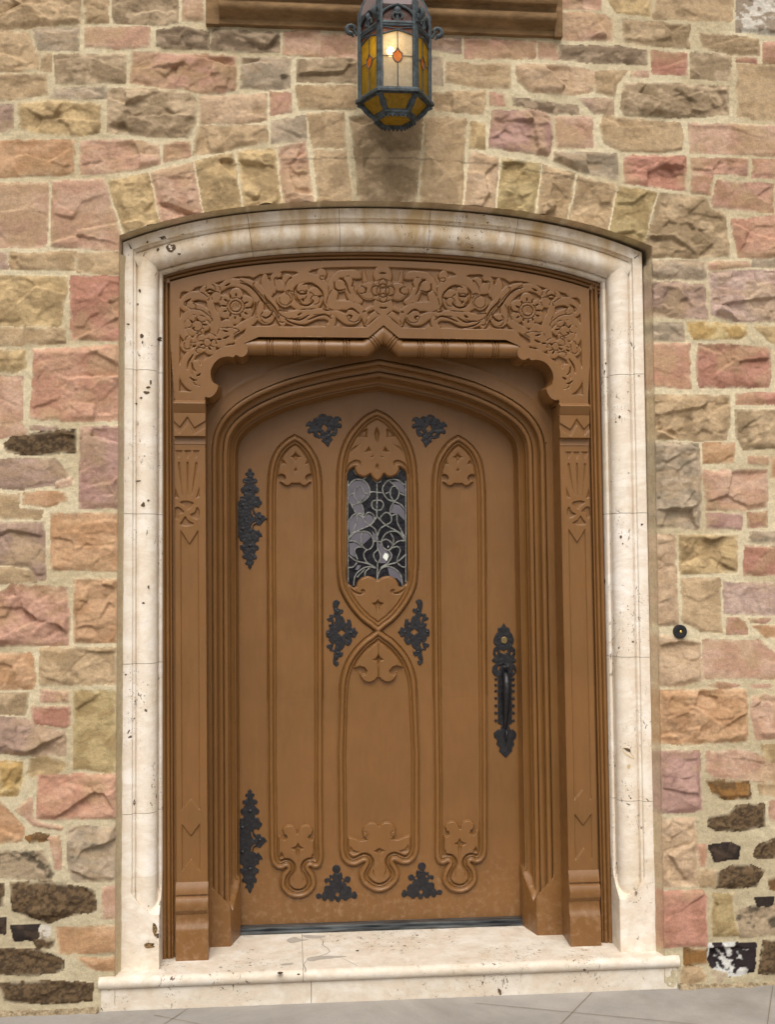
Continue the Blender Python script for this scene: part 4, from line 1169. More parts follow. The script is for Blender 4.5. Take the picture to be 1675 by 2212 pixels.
# pilasters
PX0, PX1 = .6925, .8075
def build_pil(sgn):
    g = Grid(-PX1, -PX0, .27, 2.10, .0018)
    H_ = np.zeros(g.X.shape)
    def rp(fr, pts, dep=.006, bev=.003, smooth=False):
        P = unp(fr, pts, .09); P[:, 0] -= KS*P[:, 1]-.0
        if smooth: P = catmull(P, True, 4)
        w, sd = g.poly(P, .02); H_[w] = np.minimum(H_[w], -dep*sstep(0, bev, -sd))
    rp(FPL, [(62,772),(178,772),(112,885)]); rp(FPL, [(190,772),(298,772),(240,893)]); rp(FPL, [(308,772),(412,772),(360,893)])
    for a in ([(100,950),(118,935),(132,950),(172,1420),(160,1420)], [(222,950),(240,930),(258,950),(245,1412),(232,1412)], [(345,955),(365,935),(384,960),(305,1405),(293,1400)], [(60,1285),(115,1440),(105,1455),(58,1440)], [(412,1265),(412,1430),(352,1450)]): rp(FPL, a)
    for a in ([(130,1505),(220,1482),(325,1515),(290,1580),(240,1612),(205,1570)], [(58,1590),(110,1570),(160,1605),(190,1645),(125,1675),(105,1750),(58,1700)], [(370,1570),(405,1620),(405,1700),(372,1745),(310,1720),(272,1680),(340,1640)], [(205,1700),(250,1760),(330,1810),(230,1842),(130,1820),(170,1750)]): rp(FPL, a, .008, .003, True)
    # long sunk channel with the pointed head and the raised lozenge
    zt = unp(FPL, [(232, 1885), (232, 2085)], .09)[:, 1]; ze = unp(FE, [(970, 510), (970, 695), (970, 825), (970, 890)], .09)[:, 1]
    cx, hw = -.754, .0345
    P = [(cx-hw, zt[0]), (cx, zt[1]), (cx+hw, zt[0]), (cx+hw, ze[0]-.04), (cx, ze[0]), (cx-hw, ze[0]-.04)]
    w, sd = g.poly(np.array(P), .02); H_[w] = np.minimum(H_[w], -.0070*sstep(0, .003, -sd))
    P = [(cx-hw, ze[1]+.045), (cx, ze[1]), (cx+hw, ze[1]+.045), (cx+hw, ze[3]), (cx, ze[2]), (cx-hw, ze[3])]
    w, sd = g.poly(np.array(P), .02); H_[w] = np.minimum(H_[w], -.0070*sstep(0, .003, -sd))
    H_ -= .0008*(fbm(g.X, g.Z*.25, .012, 5)-.5)
    Xs = g.X if sgn < 0 else -g.X
    o = grid_obj('pilaster', Xs, g.Z, .099-H_, np.ones((g.nz-1, g.nx-1), bool), m_wood.m, fr_, None, WF)
    if sgn > 0: o.data.flip_normals()
    lean(o, KS)
    bm = bmesh.new()
    # body behind the face: two sides
    for xx in (PX0, PX1):
        q = [bm.verts.new((sgn*xx, y-.15, z)) for y, z in ((.0985, .0), (.23, .0), (.23, 2.098), (.0985, 2.098))]
        bm.faces.new(q)
    sdo = bm_obj('pilaster_side', bm, m_wood.m, o, smooth=False); lean(sdo, KS)
    # capital: block, zigzag band, neck
    zc = unp(FPL, [(232, y) for y in (68, 112, 252, 575, 682)], .085)[:, 1]
    e = .0015
    prof = [(.13, zc[0]), (.094, zc[0]), (.071, zc[1]), (.069, zc[1]-.003), (.087, zc[2]+.001), (.087, zc[2]), (.13, zc[2])]
    def xext(name, prof, x0, x1, par, closed=True):
        V = [(x, y-.15, z) for x in (x0, x1) for y, z in prof]; m = len(prof)
        Fc = [(j, (j+1) % m, m+(j+1) % m, m+j) for j in range(m)]+[tuple(range(m)), tuple(m+j for j in range(m))]
        q = vf_obj(name, V, Fc, m_wood.m, par, sharp=25); lean(q, KS); return q
    xs = sorted((sgn*(PX0-e), sgn*(PX1+e)))
    xext('capital', prof, xs[0]-.001, xs[1]+.001, o)
    gz_ = Grid(-PX1-e, -PX0+e, zc[3], zc[2], .0018)
    zz_ = unp(FPL, [(32,300),(135,445),(240,300),(340,455),(440,320)], .085); zz_[:, 0] -= KS*zz_[:, 1]
    top = np.vstack([zz_, [[-.60, zc[2]+.05], [-.90, zc[2]+.05]]]); top[0, 0] = -PX1-.02; top[4, 0] = -PX0+.02
    w, sd = gz_.poly(top, 1.0); B = np.full(gz_.X.shape, .05); B[w] = sd
    lo = zz_-[0, .028]; lo[0, 0] = top[0, 0]; lo[4, 0] = top[4, 0]
    low = np.vstack([lo, [[-.60, zc[3]-.05], [-.90, zc[3]-.05]]]); w, sd = gz_.poly(low, 1.0); B2 = np.full(gz_.X.shape, .05); B2[w] = sd
    Hz = -.007*sstep(0, .002, np.minimum(B, B2))
    q = grid_obj('zigzag_band', gz_.X if sgn < 0 else -gz_.X, gz_.Z, .081-Hz-.15, np.ones((gz_.nz-1, gz_.nx-1), bool), m_wood.m, o)
    if sgn > 0: q.data.flip_normals()
    lean(q, KS)
    xext('capital', [(.12, zc[2]), (.0815, zc[2]), (.0895, zc[2]-.001), (.0895, zc[3]), (.083, zc[3]), (.12, zc[3]-.0005)], xs[0], xs[1], o)
    xext('capital', [(.12, zc[3]), (.080, zc[3]), (.0985, zc[3]-.004), (.0985, zc[4]+.016), (.0965, zc[4]), (.0985, zc[4]-.001), (.12, zc[4])], xs[0]+.001, xs[1]-.001, o)
    bp_ = [(.13, 0), (.080, 0), (.080, .106), (.0825, .118), (.089, .128), (.0935, .148), (.0925, .166), (.086, .1745), (.0785, .184), (.0755, .199), (.0765, .214), (.0825, .227), (.0915, .234), (.092, .239), (.0855, .241), (.086, .250), (.0915, .268), (.0985, .284), (.13, .286)]
    xext('pilaster_base', bp_, xs[0]-.001, xs[1]+.001, o)
    return o
build_pil(-1); build_pil(1)
# closing frame boards behind (rebate around the leaf)
bm = bmesh.new(); add_box(bm, -1.1, -.60, .2355, .5, 0, 2.9); add_box(bm, .585, 1.1, .2355, .5, 0, 2.9)
for v in bm.verts: v.co.y -= 0
bm.free()
bm = bmesh.new()
add_box(bm, -.95, -.71, .130-.15, .50-.15, -.0, 2.75); add_box(bm, .71, .95, .130-.15, .50-.15, 0, 2.75); add_box(bm, -.95, .95, .240-.15, .50-.15, 2.42, 2.93)
add_box(bm, -.95, .95, .34, .40, 0, 2.93)
bm_obj('frame_core', bm, m_wood.m, fr_, smooth=False)
# metal threshold
bm = bmesh.new(); add_box(bm, -.588, .566, .345-.15, .50-.15, .001, .012, .003); add_box(bm, -.588, .566, .362-.15, .50-.15, .012, .024, .002)
bm_obj('metal_threshold', bm, m_metal.m, fr_)
# ------------------------------------------------------------------ the door
DC = -.022; DY = .400
door = empty('door', (DC, DY, .02), 'brown panelled wooden door with pointed mouldings, leaded window and black iron fittings', 'door')
WD = (DC, DY, .02)
def ds(fr, pts, Y=.39):
    P = unp(fr, pts, Y); P[:, 0] -= DC; return P
D_ = Grid(-.600, .600, .022, 2.215, .002)
DL = D_.X <= 1e-6
LPN = np.vstack([catmull(ds(FG, [(415,180),(362,212),(315,262),(284,330),(270,420),(266,520)]), False, 6),
    ds(FG, [(266,800),(269,1300)]), ds(FH, [(214,200),(219,600)]), catmull(ds(FH, [(219,600),(220,680),(230,722),(256,752),(290,762),(318,750)]), False, 5)[1:],
    catmull(ds(FH, [(297,775),(284,812),(284,862),(318,905),(352,923),(387,928),(425,921),(462,899),(492,857),(492,812),(478,775)]), False, 5), catmull(ds(FH, [(458,746),(486,756),(515,746),(531,718),(536,680),(534,600)]), False, 5),
    ds(FH, [(531,300)]), ds(FG, [(568,1400),(566,800)]), catmull(ds(FG, [(564,520),(560,420),(545,330),(510,262),(465,210),(415,180)]), False, 6)[:-1]])
def mir(L):
    """left-half contour (apex first) to a closed polygon"""
    L = np.array(L); R = L[::-1]*[-1, 1]
    keep = np.abs(R[:, 0]) > .002
    return np.vstack([L, R[keep]])
def avgh(fr, left, cx, Y=.39):
    P = ds(fr, left, Y); P[:, 0] = np.minimum(P[:, 0], 0); return P
CUL = np.vstack([catmull(avgh(FG, [(862,45),(800,76),(740,135),(690,208),(658,300),(646,400)], 0), False, 6), avgh(FG, [(643,600),(643,850)], 0), catmull(avgh(FG, [(645,900),(656,1000),(688,1075),(736,1145),(795,1205),(868,1249)], 0), False, 6)])
CUL[0, 0] = 0; CUL[-1, 0] = 0; CUL[-1, 1] -= .0125; CUL[-2, 1] -= .009; CUL[-3, 1] -= .005; CUL[-4, 1] -= .003
CU = mir(CUL)
CLL = np.vstack([catmull(avgh(FG, [(868,1247),(800,1287),(742,1345),(696,1415),(668,1500),(660,1570)], 0), False, 6), avgh(FH, [(618,100),(624,560)], 0), catmull(avgh(FH, [(624,600),(627,660),(645,708),(682,737),(724,740),(772,718)], 0), False, 5),
    catmull(avgh(FH, [(752,752),(740,790),(754,835),(790,870),(825,888),(855,893.5),(874,894)], 0), False, 6)])
CLL[0, 0] = 0; CLL[-1, 0] = 0; CLL[0, 1] += .0125; CLL[1, 1] += .009; CLL[2, 1] += .005; CLL[3, 1] += .003
CL = mir(CLL)
polys = [LPN, CU, CL]
SDs = []
for P in polys:
    w, sd = D_.poly(P, .05); S = np.full(D_.X.shape, .05); S[w] = sd; SDs.append(S)
def mould(t):
    h = np.zeros(t.shape)
    a = (t > -.003) & (t < .0015); h = np.where(a, -.006, h)
    b1 = np.clip(1-((t-.0122)/.0110)**2, 0, 1); h = np.where((t > .0012) & (t < .0232), .0175*np.sqrt(b1), h)
    h = np.where((t >= .0226) & (t < .0248), .001, h)
    b2 = np.clip(1-((t-.0276)/.0030)**2, 0, 1); h = np.where((t >= .0246) & (t < .0306), .0030+.0045*np.sqrt(b2), h)
    h = np.where((t >= .0306), .0030-.0060*sstep(.0306, .0365, t), h)
    return h
LABD = np.zeros(D_.X.shape, int)
HD = np.zeros(D_.X.shape)
INT = []
for k, S in enumerate(SDs):
    t = -S; z = t > -.003
    hm = mould(t)
    if k == 2: take = z & ((SDs[1] > .004) | (hm > HD)) & ~((SDs[1] < -.02) & (t < .0197))
    else: take = z
    HD = np.where(take, hm, HD)
    LABD = np.where(take & (t < .0365), 1+2*k, np.where(take, 2+2*k, LABD))
    INT.append(t-.0365)
CAR = np.zeros(D_.X.shape); PLT = [np.full(D_.X.shape, -.05) for _ in range(4)]
def plate_add(i, wd):
    w, d = wd; PLT[i][w] = np.maximum(PLT[i][w], -d)
def plate_cut(i, wd):
    w, d = wd; PLT[i][w] = np.minimum(PLT[i][w], d)
def hol(fr, pts, dep=.009, smooth=False, n=4):
    P = ds(fr, pts)
    if smooth: P = catmull(P, True, n)
    w, sd = D_.poly(P, .02); CAR[w] = np.minimum(CAR[w], -np.clip(-sd*1.9, 0, dep*1.6))
def cres(fr, pts, wmax, dep=.006):
    a = catmull(ds(fr, pts), False, 5); k = len(a)
    R = wmax*np.sin(np.linspace(.15, pi-.4, k))
    w, d = D_.stroke(a, np.maximum(R, .0005), .012); CAR[w] = np.minimum(CAR[w], -np.clip(-d*1.2, 0, dep))
# side panel: head
plate_add(0, D_.poly(ds(FS, [(200,1255),(300,1270),(420,1300),(800,1330),(1190,1300),(1320,1260),(1500,1250),(1500,0),(200,0)]), .02))
plate_add(0, D_.disc(ds(FS, [(590,1240)])[0], .0235)); plate_add(0, D_.disc(ds(FS, [(1015,1240)])[0], .0235))
plate_cut(0, D_.poly(ds(FS, [(330,1230),(370,1130),(450,1095),(520,1130),(540,1190),(500,1240),(420,1235),(395,1290),(340,1400)]), .02))
plate_cut(0, D_.poly(ds(FS, [(1290,1230),(1250,1130),(1150,1095),(1080,1130),(1060,1190),(1110,1240),(1180,1235),(1200,1290),(1290,1400)]), .02))
hol(FS, [(800,485),(828,565),(880,620),(948,657),(860,690),(825,735),(803,810),(785,735),(745,690),(658,657),(730,620),(775,565)])
hol(FS, [(805,865),(825,950),(852,985),(815,1010),(798,1080),(785,1010),(752,985),(785,950)])
for m_ in (1, -1):
    f = lambda pts: [(805+m_*(x-805), y) for x, y in pts]
    hol(FS, f([(440,688),(530,755),(578,865),(500,825),(430,845),(350,965),(385,820)])); hol(FS, f([(705,380),(640,470),(520,535),(610,440)]))
# side panel: foot
plate_add(1, D_.poly(ds(FBT, [(60,330),(190,330),(260,300),(430,300),(500,330),(650,330),(650,980),(60,980)]), .02))
plate_add(1, D_.disc(ds(FBT, [(262,300)])[0], .0325)); plate_add(1, D_.disc(ds(FBT, [(425,300)])[0], .0325))
for m_ in (1, -1):
    f = lambda pts: [(345+m_*(x-345), y) for x, y in pts]
    plate_cut(1, D_.poly(ds(FBT, f([(120,200),(172,300),(180,350),(205,368),(232,350),(225,325),(205,330),(198,300),(185,270),(165,200)])), .02))
    hol(FBT, f([(175,480),(205,520),(215,560),(160,555),(165,520)])); hol(FBT, f([(285,690),(300,740),(302,815),(285,780)]), .004)
hol(FBT, [(348,392),(370,430),(410,452),(370,475),(352,560),(348,650),(338,560),(320,480),(270,455),(325,430)])
# centre foot
plate_add(3, D_.poly(ds(FBT, [(700,330),(900,345),(980,375),(1040,365),(1045,310),(1100,290),(1190,290),(1190,980),(700,980)]), .02))
plate_add(3, D_.disc(ds(FBT, [(1088,290)])[0], .0385))
cres(FBT, [(852,258),(890,325),(960,362),(1030,350),(1045,305),(1015,290)], .0052)
hol(FBT, [(1187,400),(1215,450),(1265,480),(1215,510),(1195,590),(1187,690),(1175,590),(1155,510),(1105,482),(1160,450)])
hol(FBT, [(878,430),(905,470),(965,488),(930,512),(870,505),(860,470)], .005, True); hol(FBT, [(1080,620),(1110,680),(1130,765),(1100,720)], .005)
cres(FBT, [(1040,590),(1030,680),(1075,780),(1130,820)], .004, .004)
# centre head of the lower panel
plate_add(2, D_.poly(ds(FX, [(100,1930),(240,1900),(262,1790),(340,1690),(450,1650),(550,1700),(560,1760),(470,1750),(780,1860),(780,1100),(100,1100)]), .02))
plate_add(2, D_.disc(ds(FX, [(612,1765)])[0], .0385))
plate_cut(2, D_.poly(ds(FX, [(236,1900),(262,1795),(335,1700),(440,1658),(520,1670),(568,1730),(545,1775),(500,1790),(460,1745),(380,1750),(300,1790),(240,1905)]), .02))
hol(FX, [(787,1280),(800,1420),(840,1490),(900,1528),(840,1560),(787,1675),(735,1560),(665,1535),(735,1490),(775,1420)])
hol(FX, [(682,1215),(640,1330),(500,1430),(400,1490),(310,1605),(380,1420),(480,1310),(600,1240)], .006, True)
# centre upper panel, above and below the window
hol(FW1, [(775,345),(812,420),(824,490),(805,580),(780,700),(745,610),(718,500),(738,420)])
hol(FW1, [(775,1055),(806,1120),(795,1165),(773,1215),(752,1160),(745,1115)])
hol(FW1, [(572,378),(600,420),(585,500),(590,578),(500,548),(420,555),(320,600),(230,680),(290,560),(400,500),(480,420)])
hol(FW1, [(668,275),(600,330),(470,390),(370,500),(290,590),(330,490),(440,360),(560,300)], .005)
hol(FW1, [(615,722),(645,790),(668,835),(600,842),(522,856),(580,790)]); hol(FW1, [(490,682),(380,760),(280,840),(180,945),(250,820),(350,730)], .005)
hol(FW1, [(738,915),(690,955),(628,965),(670,925)], .004); hol(FW1, [(640,1015),(655,1040),(672,1022)], .003)
hol(FX, [(772,455),(800,520),(892,552),(830,620),(790,700),(775,815),(755,700),(720,620),(655,552),(740,520)])
hol(FX, [(290,490),(380,580),(500,640),(600,720),(650,800),(668,882),(560,810),(430,715),(340,600)], .007)
cres(FX, [(770,235),(775,400),(720,500)], .002, .003)
PD = .016
for i, k in ((0, 0), (1, 0), (3, 2), (2, 2)):
    HD = np.where(INT[k] > 0, HD+PD*sstep(-.0005, .0045, np.minimum(PLT[i], INT[k]-.0005)), HD)
plate_up = np.where(INT[1] > 0, .0062*sstep(0, .003, INT[1]), 0)
HD = HD+plate_up
SHT = {k: INT[k] > .002 for k in range(3)}
anyint = (INT[0] > .002) | (INT[1] > .002) | (INT[2] > .002)
HD = HD+np.where(anyint, CAR, 0)
# window opening
WL = np.vstack([ds(FW2, [(548,1932)])*[0, 1], catmull(ds(FW2, [(548,1932),(500,1893),(400,1868),(310,1893),(245,1955),(218,2030)]), False, 4)[1:], catmull(ds(FW2, [(175,2058),(110,2015),(66,1960),(56,1890)]), False, 4),
    ds(FW2, [(54,1000)]), catmull(ds(FW2, [(54,270),(66,170),(110,105),(190,60)]), False, 4), catmull(ds(FW2, [(185,110),(225,185),(320,228),(400,215),(442,180),(480,245),(552,302)]), False, 4)])
WL[0, 0] = 0; WL[-1, 0] = 0; WL[:, 0] = np.minimum(WL[:, 0], 0)
WP = mir(WL)
w, sd = D_.poly(WP, .03); SW = np.full(D_.X.shape, .05); SW[w] = sd
HD = np.where(SW < .0045, HD-.006*sstep(.0045, .0025, SW), HD)
HD = np.where(SW < .0, HD-.03*sstep(0.0, -.003, SW), HD)
# crescents over the window shoulders
w, sd = D_.poly(catmull(ds(FW1, [(160,1300),(175,1170),(240,1060),(350,1000),(430,1010),(460,1060),(430,1110),(360,1100),(270,1130),(205,1210)]), True, 4), .02)
HD[w] += -.010*sstep(.001, -.004, sd)
w, sd = D_.poly(catmull(ds(FX, [(240,200),(300,330),(400,395),(500,395),(545,345),(520,305),(470,320),(480,365),(400,350),(310,290)]), True, 4), .02)
HD[w] += -.009*sstep(.001, -.004, sd)
HD = np.where(DL, HD, HD[:, ::-1]); LABD = np.where(DL, LABD, LABD[:, ::-1]); SW = np.where(DL, SW, SW[:, ::-1])
HD = HD-.0005*(fbm(D_.X, D_.Z*.2, .05, 3)-.5)
keep = cellmask(SW > -.0035)
lc = LABD[:-1, :-1]
Yd = -HD; Zd = D_.Z-.02
def part(name, cond, par=door):
    return grid_obj(name, D_.X, Zd, Yd, keep & cond, m_wood.m, par)
part('door_leaf', lc == 0)
Lf = (D_.X < 0)[:-1, :-1]
for (a, b, nm) in ((1, 2, 'side'), (3, 4, 'upper'), (5, 6, 'lower')):
    for side_ in ((True, False) if nm == 'side' else (None,)):
        c = np.ones(Lf.shape, bool) if side_ is None else (Lf if side_ else ~Lf)
        mo = part('panel_moulding', (lc == a) & c); mo['label'] = {'side': 'tall narrow pointed moulding '+('left of' if side_ else 'right of')+' the window', 'upper': 'pointed moulding around the leaded window', 'lower': 'pointed moulding of the lower middle panel'}[nm]
        part('carved_panel', (lc == b) & c)
# leaf thickness
bm = bmesh.new()
add_box(bm, -.588, .580, .002, .045, .002, .90)
for b in ((-.588, -.13, .90, 2.19), (.13, .580, .90, 2.19), (-.13, .13, 2.03, 2.19), (-.13, .13, .90, 1.35)): add_box(bm, b[0], b[1], .020, .045, b[2], b[3])
bm_obj('door_core', bm, m_wood.m, door, smooth=False)

# leaded window
GY = .024
wp = WP.copy()
glo = bpy.data.objects.new('leaded_window', None)
bm = bmesh.new()
vs = [bm.verts.new((x, GY, z-.02)) for x, z in ((-.125, 1.35), (.125, 1.35), (.125, 1.92), (-.125, 1.92))]
bm.faces.new(vs)
z0g, z1g = WP[:, 1].min()-.02, WP[:, 1].max()+.02
for v in vs: v.co.z = (z0g if v.co.z < 1.5 else z1g)-.02
pane = bm_obj('window_pane', bm, m_dglass.m, door, smooth=False); pane['label'] = 'dark leaded glass pane'
def wpts(pts): return ds(FW2, pts, DY+GY)
GREY = [[(80,380),(180,305),(310,290),(400,380),(430,480),(400,560),(280,640),(130,710),(80,620)], [(160,715),(250,655),(310,700),(335,860),(280,835),(205,825),(150,730)], [(80,960),(205,850),(280,850),(340,950),(430,1030),(250,1110),(110,1180),(80,1050)], [(345,900),(410,845),(480,890),(490,940),(420,1010),(350,960)],
        [(95,1290),(150,1180),(260,1120),(380,1130),(450,1220),(370,1300),(300,1360),(180,1310)], [(90,1320),(180,1310),(280,1370),(190,1420),(190,1560),(100,1500)], [(790,320),(920,310),(1000,400),(1010,520),(920,470),(850,380)], [(820,680),(920,700),(1005,800),(1010,960),(890,840),(770,820)], [(720,1710),(850,1740),(950,1850),(960,1990),(880,1900),(760,1880)], [(190,1760),(230,1680),(290,1690),(240,1760)], [(470,1120),(530,1180),(545,1290),(490,1280)], [(570,1330),(620,1320),(700,1440),(770,1520),(690,1650),(590,1650),(600,1500)]]
for P in GREY:
    bm = bmesh.new(); q = wpts(P); vs = [bm.verts.new((x, GY-.0012, z-.02)) for x, z in q]; bm.faces.new(vs)
    bm_obj('grey_glass', bm, m_gglass.m, pane, smooth=False)
m_hol = Mat('bright_gap', .6, .2); m_hol.color((.75, .78, .72))
for P in ([(650,1530),(680,1480),(725,1500),(735,1540),(710,1615),(690,1600),(645,1560)], [(720,1390),(735,1360),(742,1370),(730,1395)]):
    bm = bmesh.new(); bm.faces.new([bm.verts.new((x, GY-.0022, z-.02)) for x, z in wpts(P)])
    bm_obj('white_glass', bm, m_hol.m, pane, smooth=False)
CAMES = [[(548,330),(548,480),(550,620),(545,780),(548,880)], [(430,490),(480,480),(548,490),(620,495),(650,500)], [(80,380),(170,290),(290,280),(380,340),(425,430),(420,540),(330,630),(250,655),(180,560),(185,460),(250,385),(320,440),(325,560),(250,655)], [(250,655),(150,700),(80,640)], [(130,700),(210,830),(330,900)], [(250,655),(310,720),(335,860)],
         [(80,540),(170,500)], [(325,480),(420,530)], [(300,290),(370,240)], [(80,970),(150,870),(230,830),(310,860),(340,960),(430,1030),(520,1100),(555,1250)], [(340,900),(400,820),(480,850),(505,930),(430,1030)], [(210,830),(220,950),(160,1120)], [(548,880),(500,960),(430,1030),(250,1110),(120,1170),(85,1270)],
         [(548,880),(610,950),(690,1025),(830,1100),(950,1170),(1020,1260)], [(690,1025),(780,970),(775,870),(700,820),(620,880),(600,930)], [(690,1025),(600,1090),(555,1200)], [(650,500),(645,400),(740,290),(880,285),(1000,370)], [(650,500),(720,600),(830,640),(940,690),(1005,770)], [(830,640),(770,540),(780,420),(850,390),(910,480),(890,580),(830,640)], [(740,290),(840,380)], [(910,500),(1010,540)],
         [(830,640),(770,750),(775,870),(870,850),(880,980),(950,1120),(1020,1260)], [(470,640),(460,700),(490,760),(545,780),(620,770),(655,690),(620,630),(548,620),(480,630)], [(690,510),(760,480)],
         [(85,1290),(180,1290),(290,1360),(385,1430),(460,1390),(490,1290),(430,1160),(330,1130),(290,1200),(290,1330),(330,1380)], [(330,1130),(200,1140),(100,1230)], [(385,1430),(330,1500),(380,1630),(520,1720)], [(330,1390),(230,1390),(180,1450),(230,1590)], [(85,1520),(200,1610),(400,1660),(520,1730)], [(85,1725),(160,1710),(220,1640)],
         [(620,1300),(690,1260),(770,1300),(800,1370),(740,1440),(650,1390),(625,1290),(680,1180),(780,1130),(900,1150),(1015,1290)], [(800,1370),(900,1290),(1020,1285)], [(770,1160),(820,1250),(810,1350)], [(740,1440),(790,1530),(720,1650),(610,1720)], [(800,1400),(880,1380),(930,1440),(880,1580),(890,1650),(960,1710),(1020,1715)], [(1030,1500),(880,1630),(750,1670),(610,1730)],
         [(555,1250),(560,1400),(600,1500),(600,1580),(560,1640),(500,1560),(500,1490),(560,1430)], [(560,1640),(550,1930)], [(550,1930),(600,1760),(720,1705),(850,1750),(940,1850),(965,2020)], [(530,1730),(400,1710),(280,1760),(190,1860),(165,2020)], [(430,1730),(360,1790),(350,1880)], [(350,1750),(220,1880)], [(490,1290),(620,1300)], [(70,300),(66,1000),(75,1960)], [(1020,300),(1024,1000),(1022,1960)], [(620,300),(552,330),(480,270)], [(165,130),(210,200)], [(920,130),(880,200)]]
V, Fc = [], []
for L in CAMES:
    a = catmull(wpts(L), False, 4)
    tube_vf([(x, GY-.0018, z-.02) for x, z in a], .0031, 6, V, Fc)
vf_obj('lead_cames', V, Fc, m_lead.m, pane)

# iron fittings
def ironplate(name, P, holes=(), discs=(), hdiscs=(), studs=(), label=None, thick=.0042, flip=False, res=.0012, mat=None, dz=0.0):
    P = np.array(P)
    g = Grid(P[:, 0].min()-.004, P[:, 0].max()+.004, P[:, 1].min()-.004, P[:, 1].max()+.004, res)
    w, sd = g.poly(P, 1.0); S = np.full(g.X.shape, .05); S[w] = sd
    for (c, r) in discs:
        S = np.minimum(S, np.hypot(g.X-c[0], g.Z-c[1])-r)
    for h in holes:
        w, sd = g.poly(h, 1.0); q = np.full(g.X.shape, .05); q[w] = sd; S = np.maximum(S, -q)
    for (c, r) in hdiscs: S = np.maximum(S, r-np.hypot(g.X-c[0], g.Z-c[1]))
    h = -.0035+(.0035+thick)*sstep(.0006, -.0018, S)
    h += .0016*(fbm(g.X, g.Z, .012, 6, 2)-.5)*(S < -.001)
    for (c, r) in studs:
        d = np.hypot(g.X-c[0], g.Z-c[1]); h = np.maximum(h, np.where(d < r, thick+np.sqrt(np.clip(r*r-d*d, 0, 1))*.7, -1))
    Xx = g.X
    if flip: Xx = -g.X
    o = grid_obj(name, Xx, g.Z-.02+dz, -h, cellmask(S < .0022), mat or m_iron.m, door)
    if flip: o.data.flip_normals()
    if label: o['label'] = label
    return o
dh = lambda fr, pts: ds(fr, pts, .397)
HP = [(370,100),(415,150),(405,180),(440,185),(465,230),(440,260),(425,270),(440,310),(480,300),(522,350),(505,400),(460,410),(435,400),(470,430),(500,470),(545,500),(557,550),(520,602),(470,600),(475,650),(550,660),(557,720),(612,780),(600,820),(565,850),(550,890),(520,897),(490,870),(450,890),(450,940),(490,990),(540,965),(585,980),(590,1020),(650,1040),(702,1110),(650,1150),(580,1230),(550,1245),(500,1220),(450,1240),(435,1300),(490,1340),(540,1320),(570,1370),(600,1400),(622,1467),(570,1460),(545,1490),(552,1550),(510,1555),(470,1590),(490,1615),(540,1640),(552,1690),(520,1732),(490,1730),(470,1790),(500,1830),(507,1880),(480,1910),(440,1910),(450,1960),(430,2010),(400,2020),(410,2060),(370,2118),(325,2060),(330,2015),(290,2010),(263,1990),(300,1940),(290,1905),(230,1890),(205,1850),(240,1800),(220,1730),(170,1700),(163,1650),(200,1615),(235,1610),(230,1565),(170,1540),(150,1470),(103,1430),(103,790),(170,740),(170,670),(240,650),(245,610),(200,590),(178,530),(200,480),(235,470),(250,430),(300,400),(240,400),(213,360),(240,310),(300,300),(330,265),(290,255),(268,225),(300,190),(330,180),(320,150)]
hp = dh(FHN, HP)
hh_ = [dh(FHN, [(393,920),(408,930),(425,1010),(480,1055),(440,1060),(400,1000)]), dh(FHN, [(482,1160),(430,1180),(395,1240),(392,1305),(408,1300),(420,1230),(480,1175)])]
stn = lambda fr, L, r: [(dh(fr, [q])[0], r) for q in L]
st_ = stn(FHN, [(225,840),(225,1310),(560,1090),(370,1640),(375,530)], .0062)
zA = dh(FHN, [(370, 100)])[0, 1]; zB = ds(FE, [(1306, 448)], .397)[0, 1]
ironplate('hinge_plate', hp, hh_, studs=st_, label='upper black iron hinge plate on the left edge')
ironplate('hinge_plate', hp, hh_, studs=st_, label='lower black iron hinge plate on the left edge', dz=zB-zA)
OT = [(780,200),(900,240),(940,310),(1040,270),(1130,310),(1180,380),(1250,310),(1360,310),(1460,380),(1492,480),(1465,502),(1410,460),(1360,500),(1370,560),(1450,570),(1507,660),(1470,750),(1420,767),(1340,730),(1335,900),(1290,1000),(1210,1072),(1150,1030),(1080,1080),(1150,1150),(1142,1210),(1070,1260),(1040,1350),(980,1482),(920,1400),(830,1300),(740,1260),(728,1210),(770,1160),(700,1110),(640,1157),(580,1110),(510,1110),(440,1040),(420,930),(350,920),(290,967),(210,920),(198,840),(250,760),(310,730),(240,670),(160,707),(138,620),(200,530),(300,460),(360,510),(410,500),(420,420),(500,360),(600,350),(640,260)]
for fl in (False, True):
    ironplate('corner_plate', dh(FOT, OT), [dh(FOT, [(820,600),(965,740),(880,895),(735,760)]), dh(FOT, [(590,900),(680,930),(710,1000),(640,1010),(595,960)]), dh(FOT, [(1060,900),(1130,810),(1165,860),(1110,940)])], hdiscs=stn(FOT, [(765, 330)], .0024), studs=stn(FOT, [(560,600),(1020,470),(920,1120)], .004), flip=fl, label='pierced black iron ornament at the top '+('right' if fl else 'left')+' of the window')
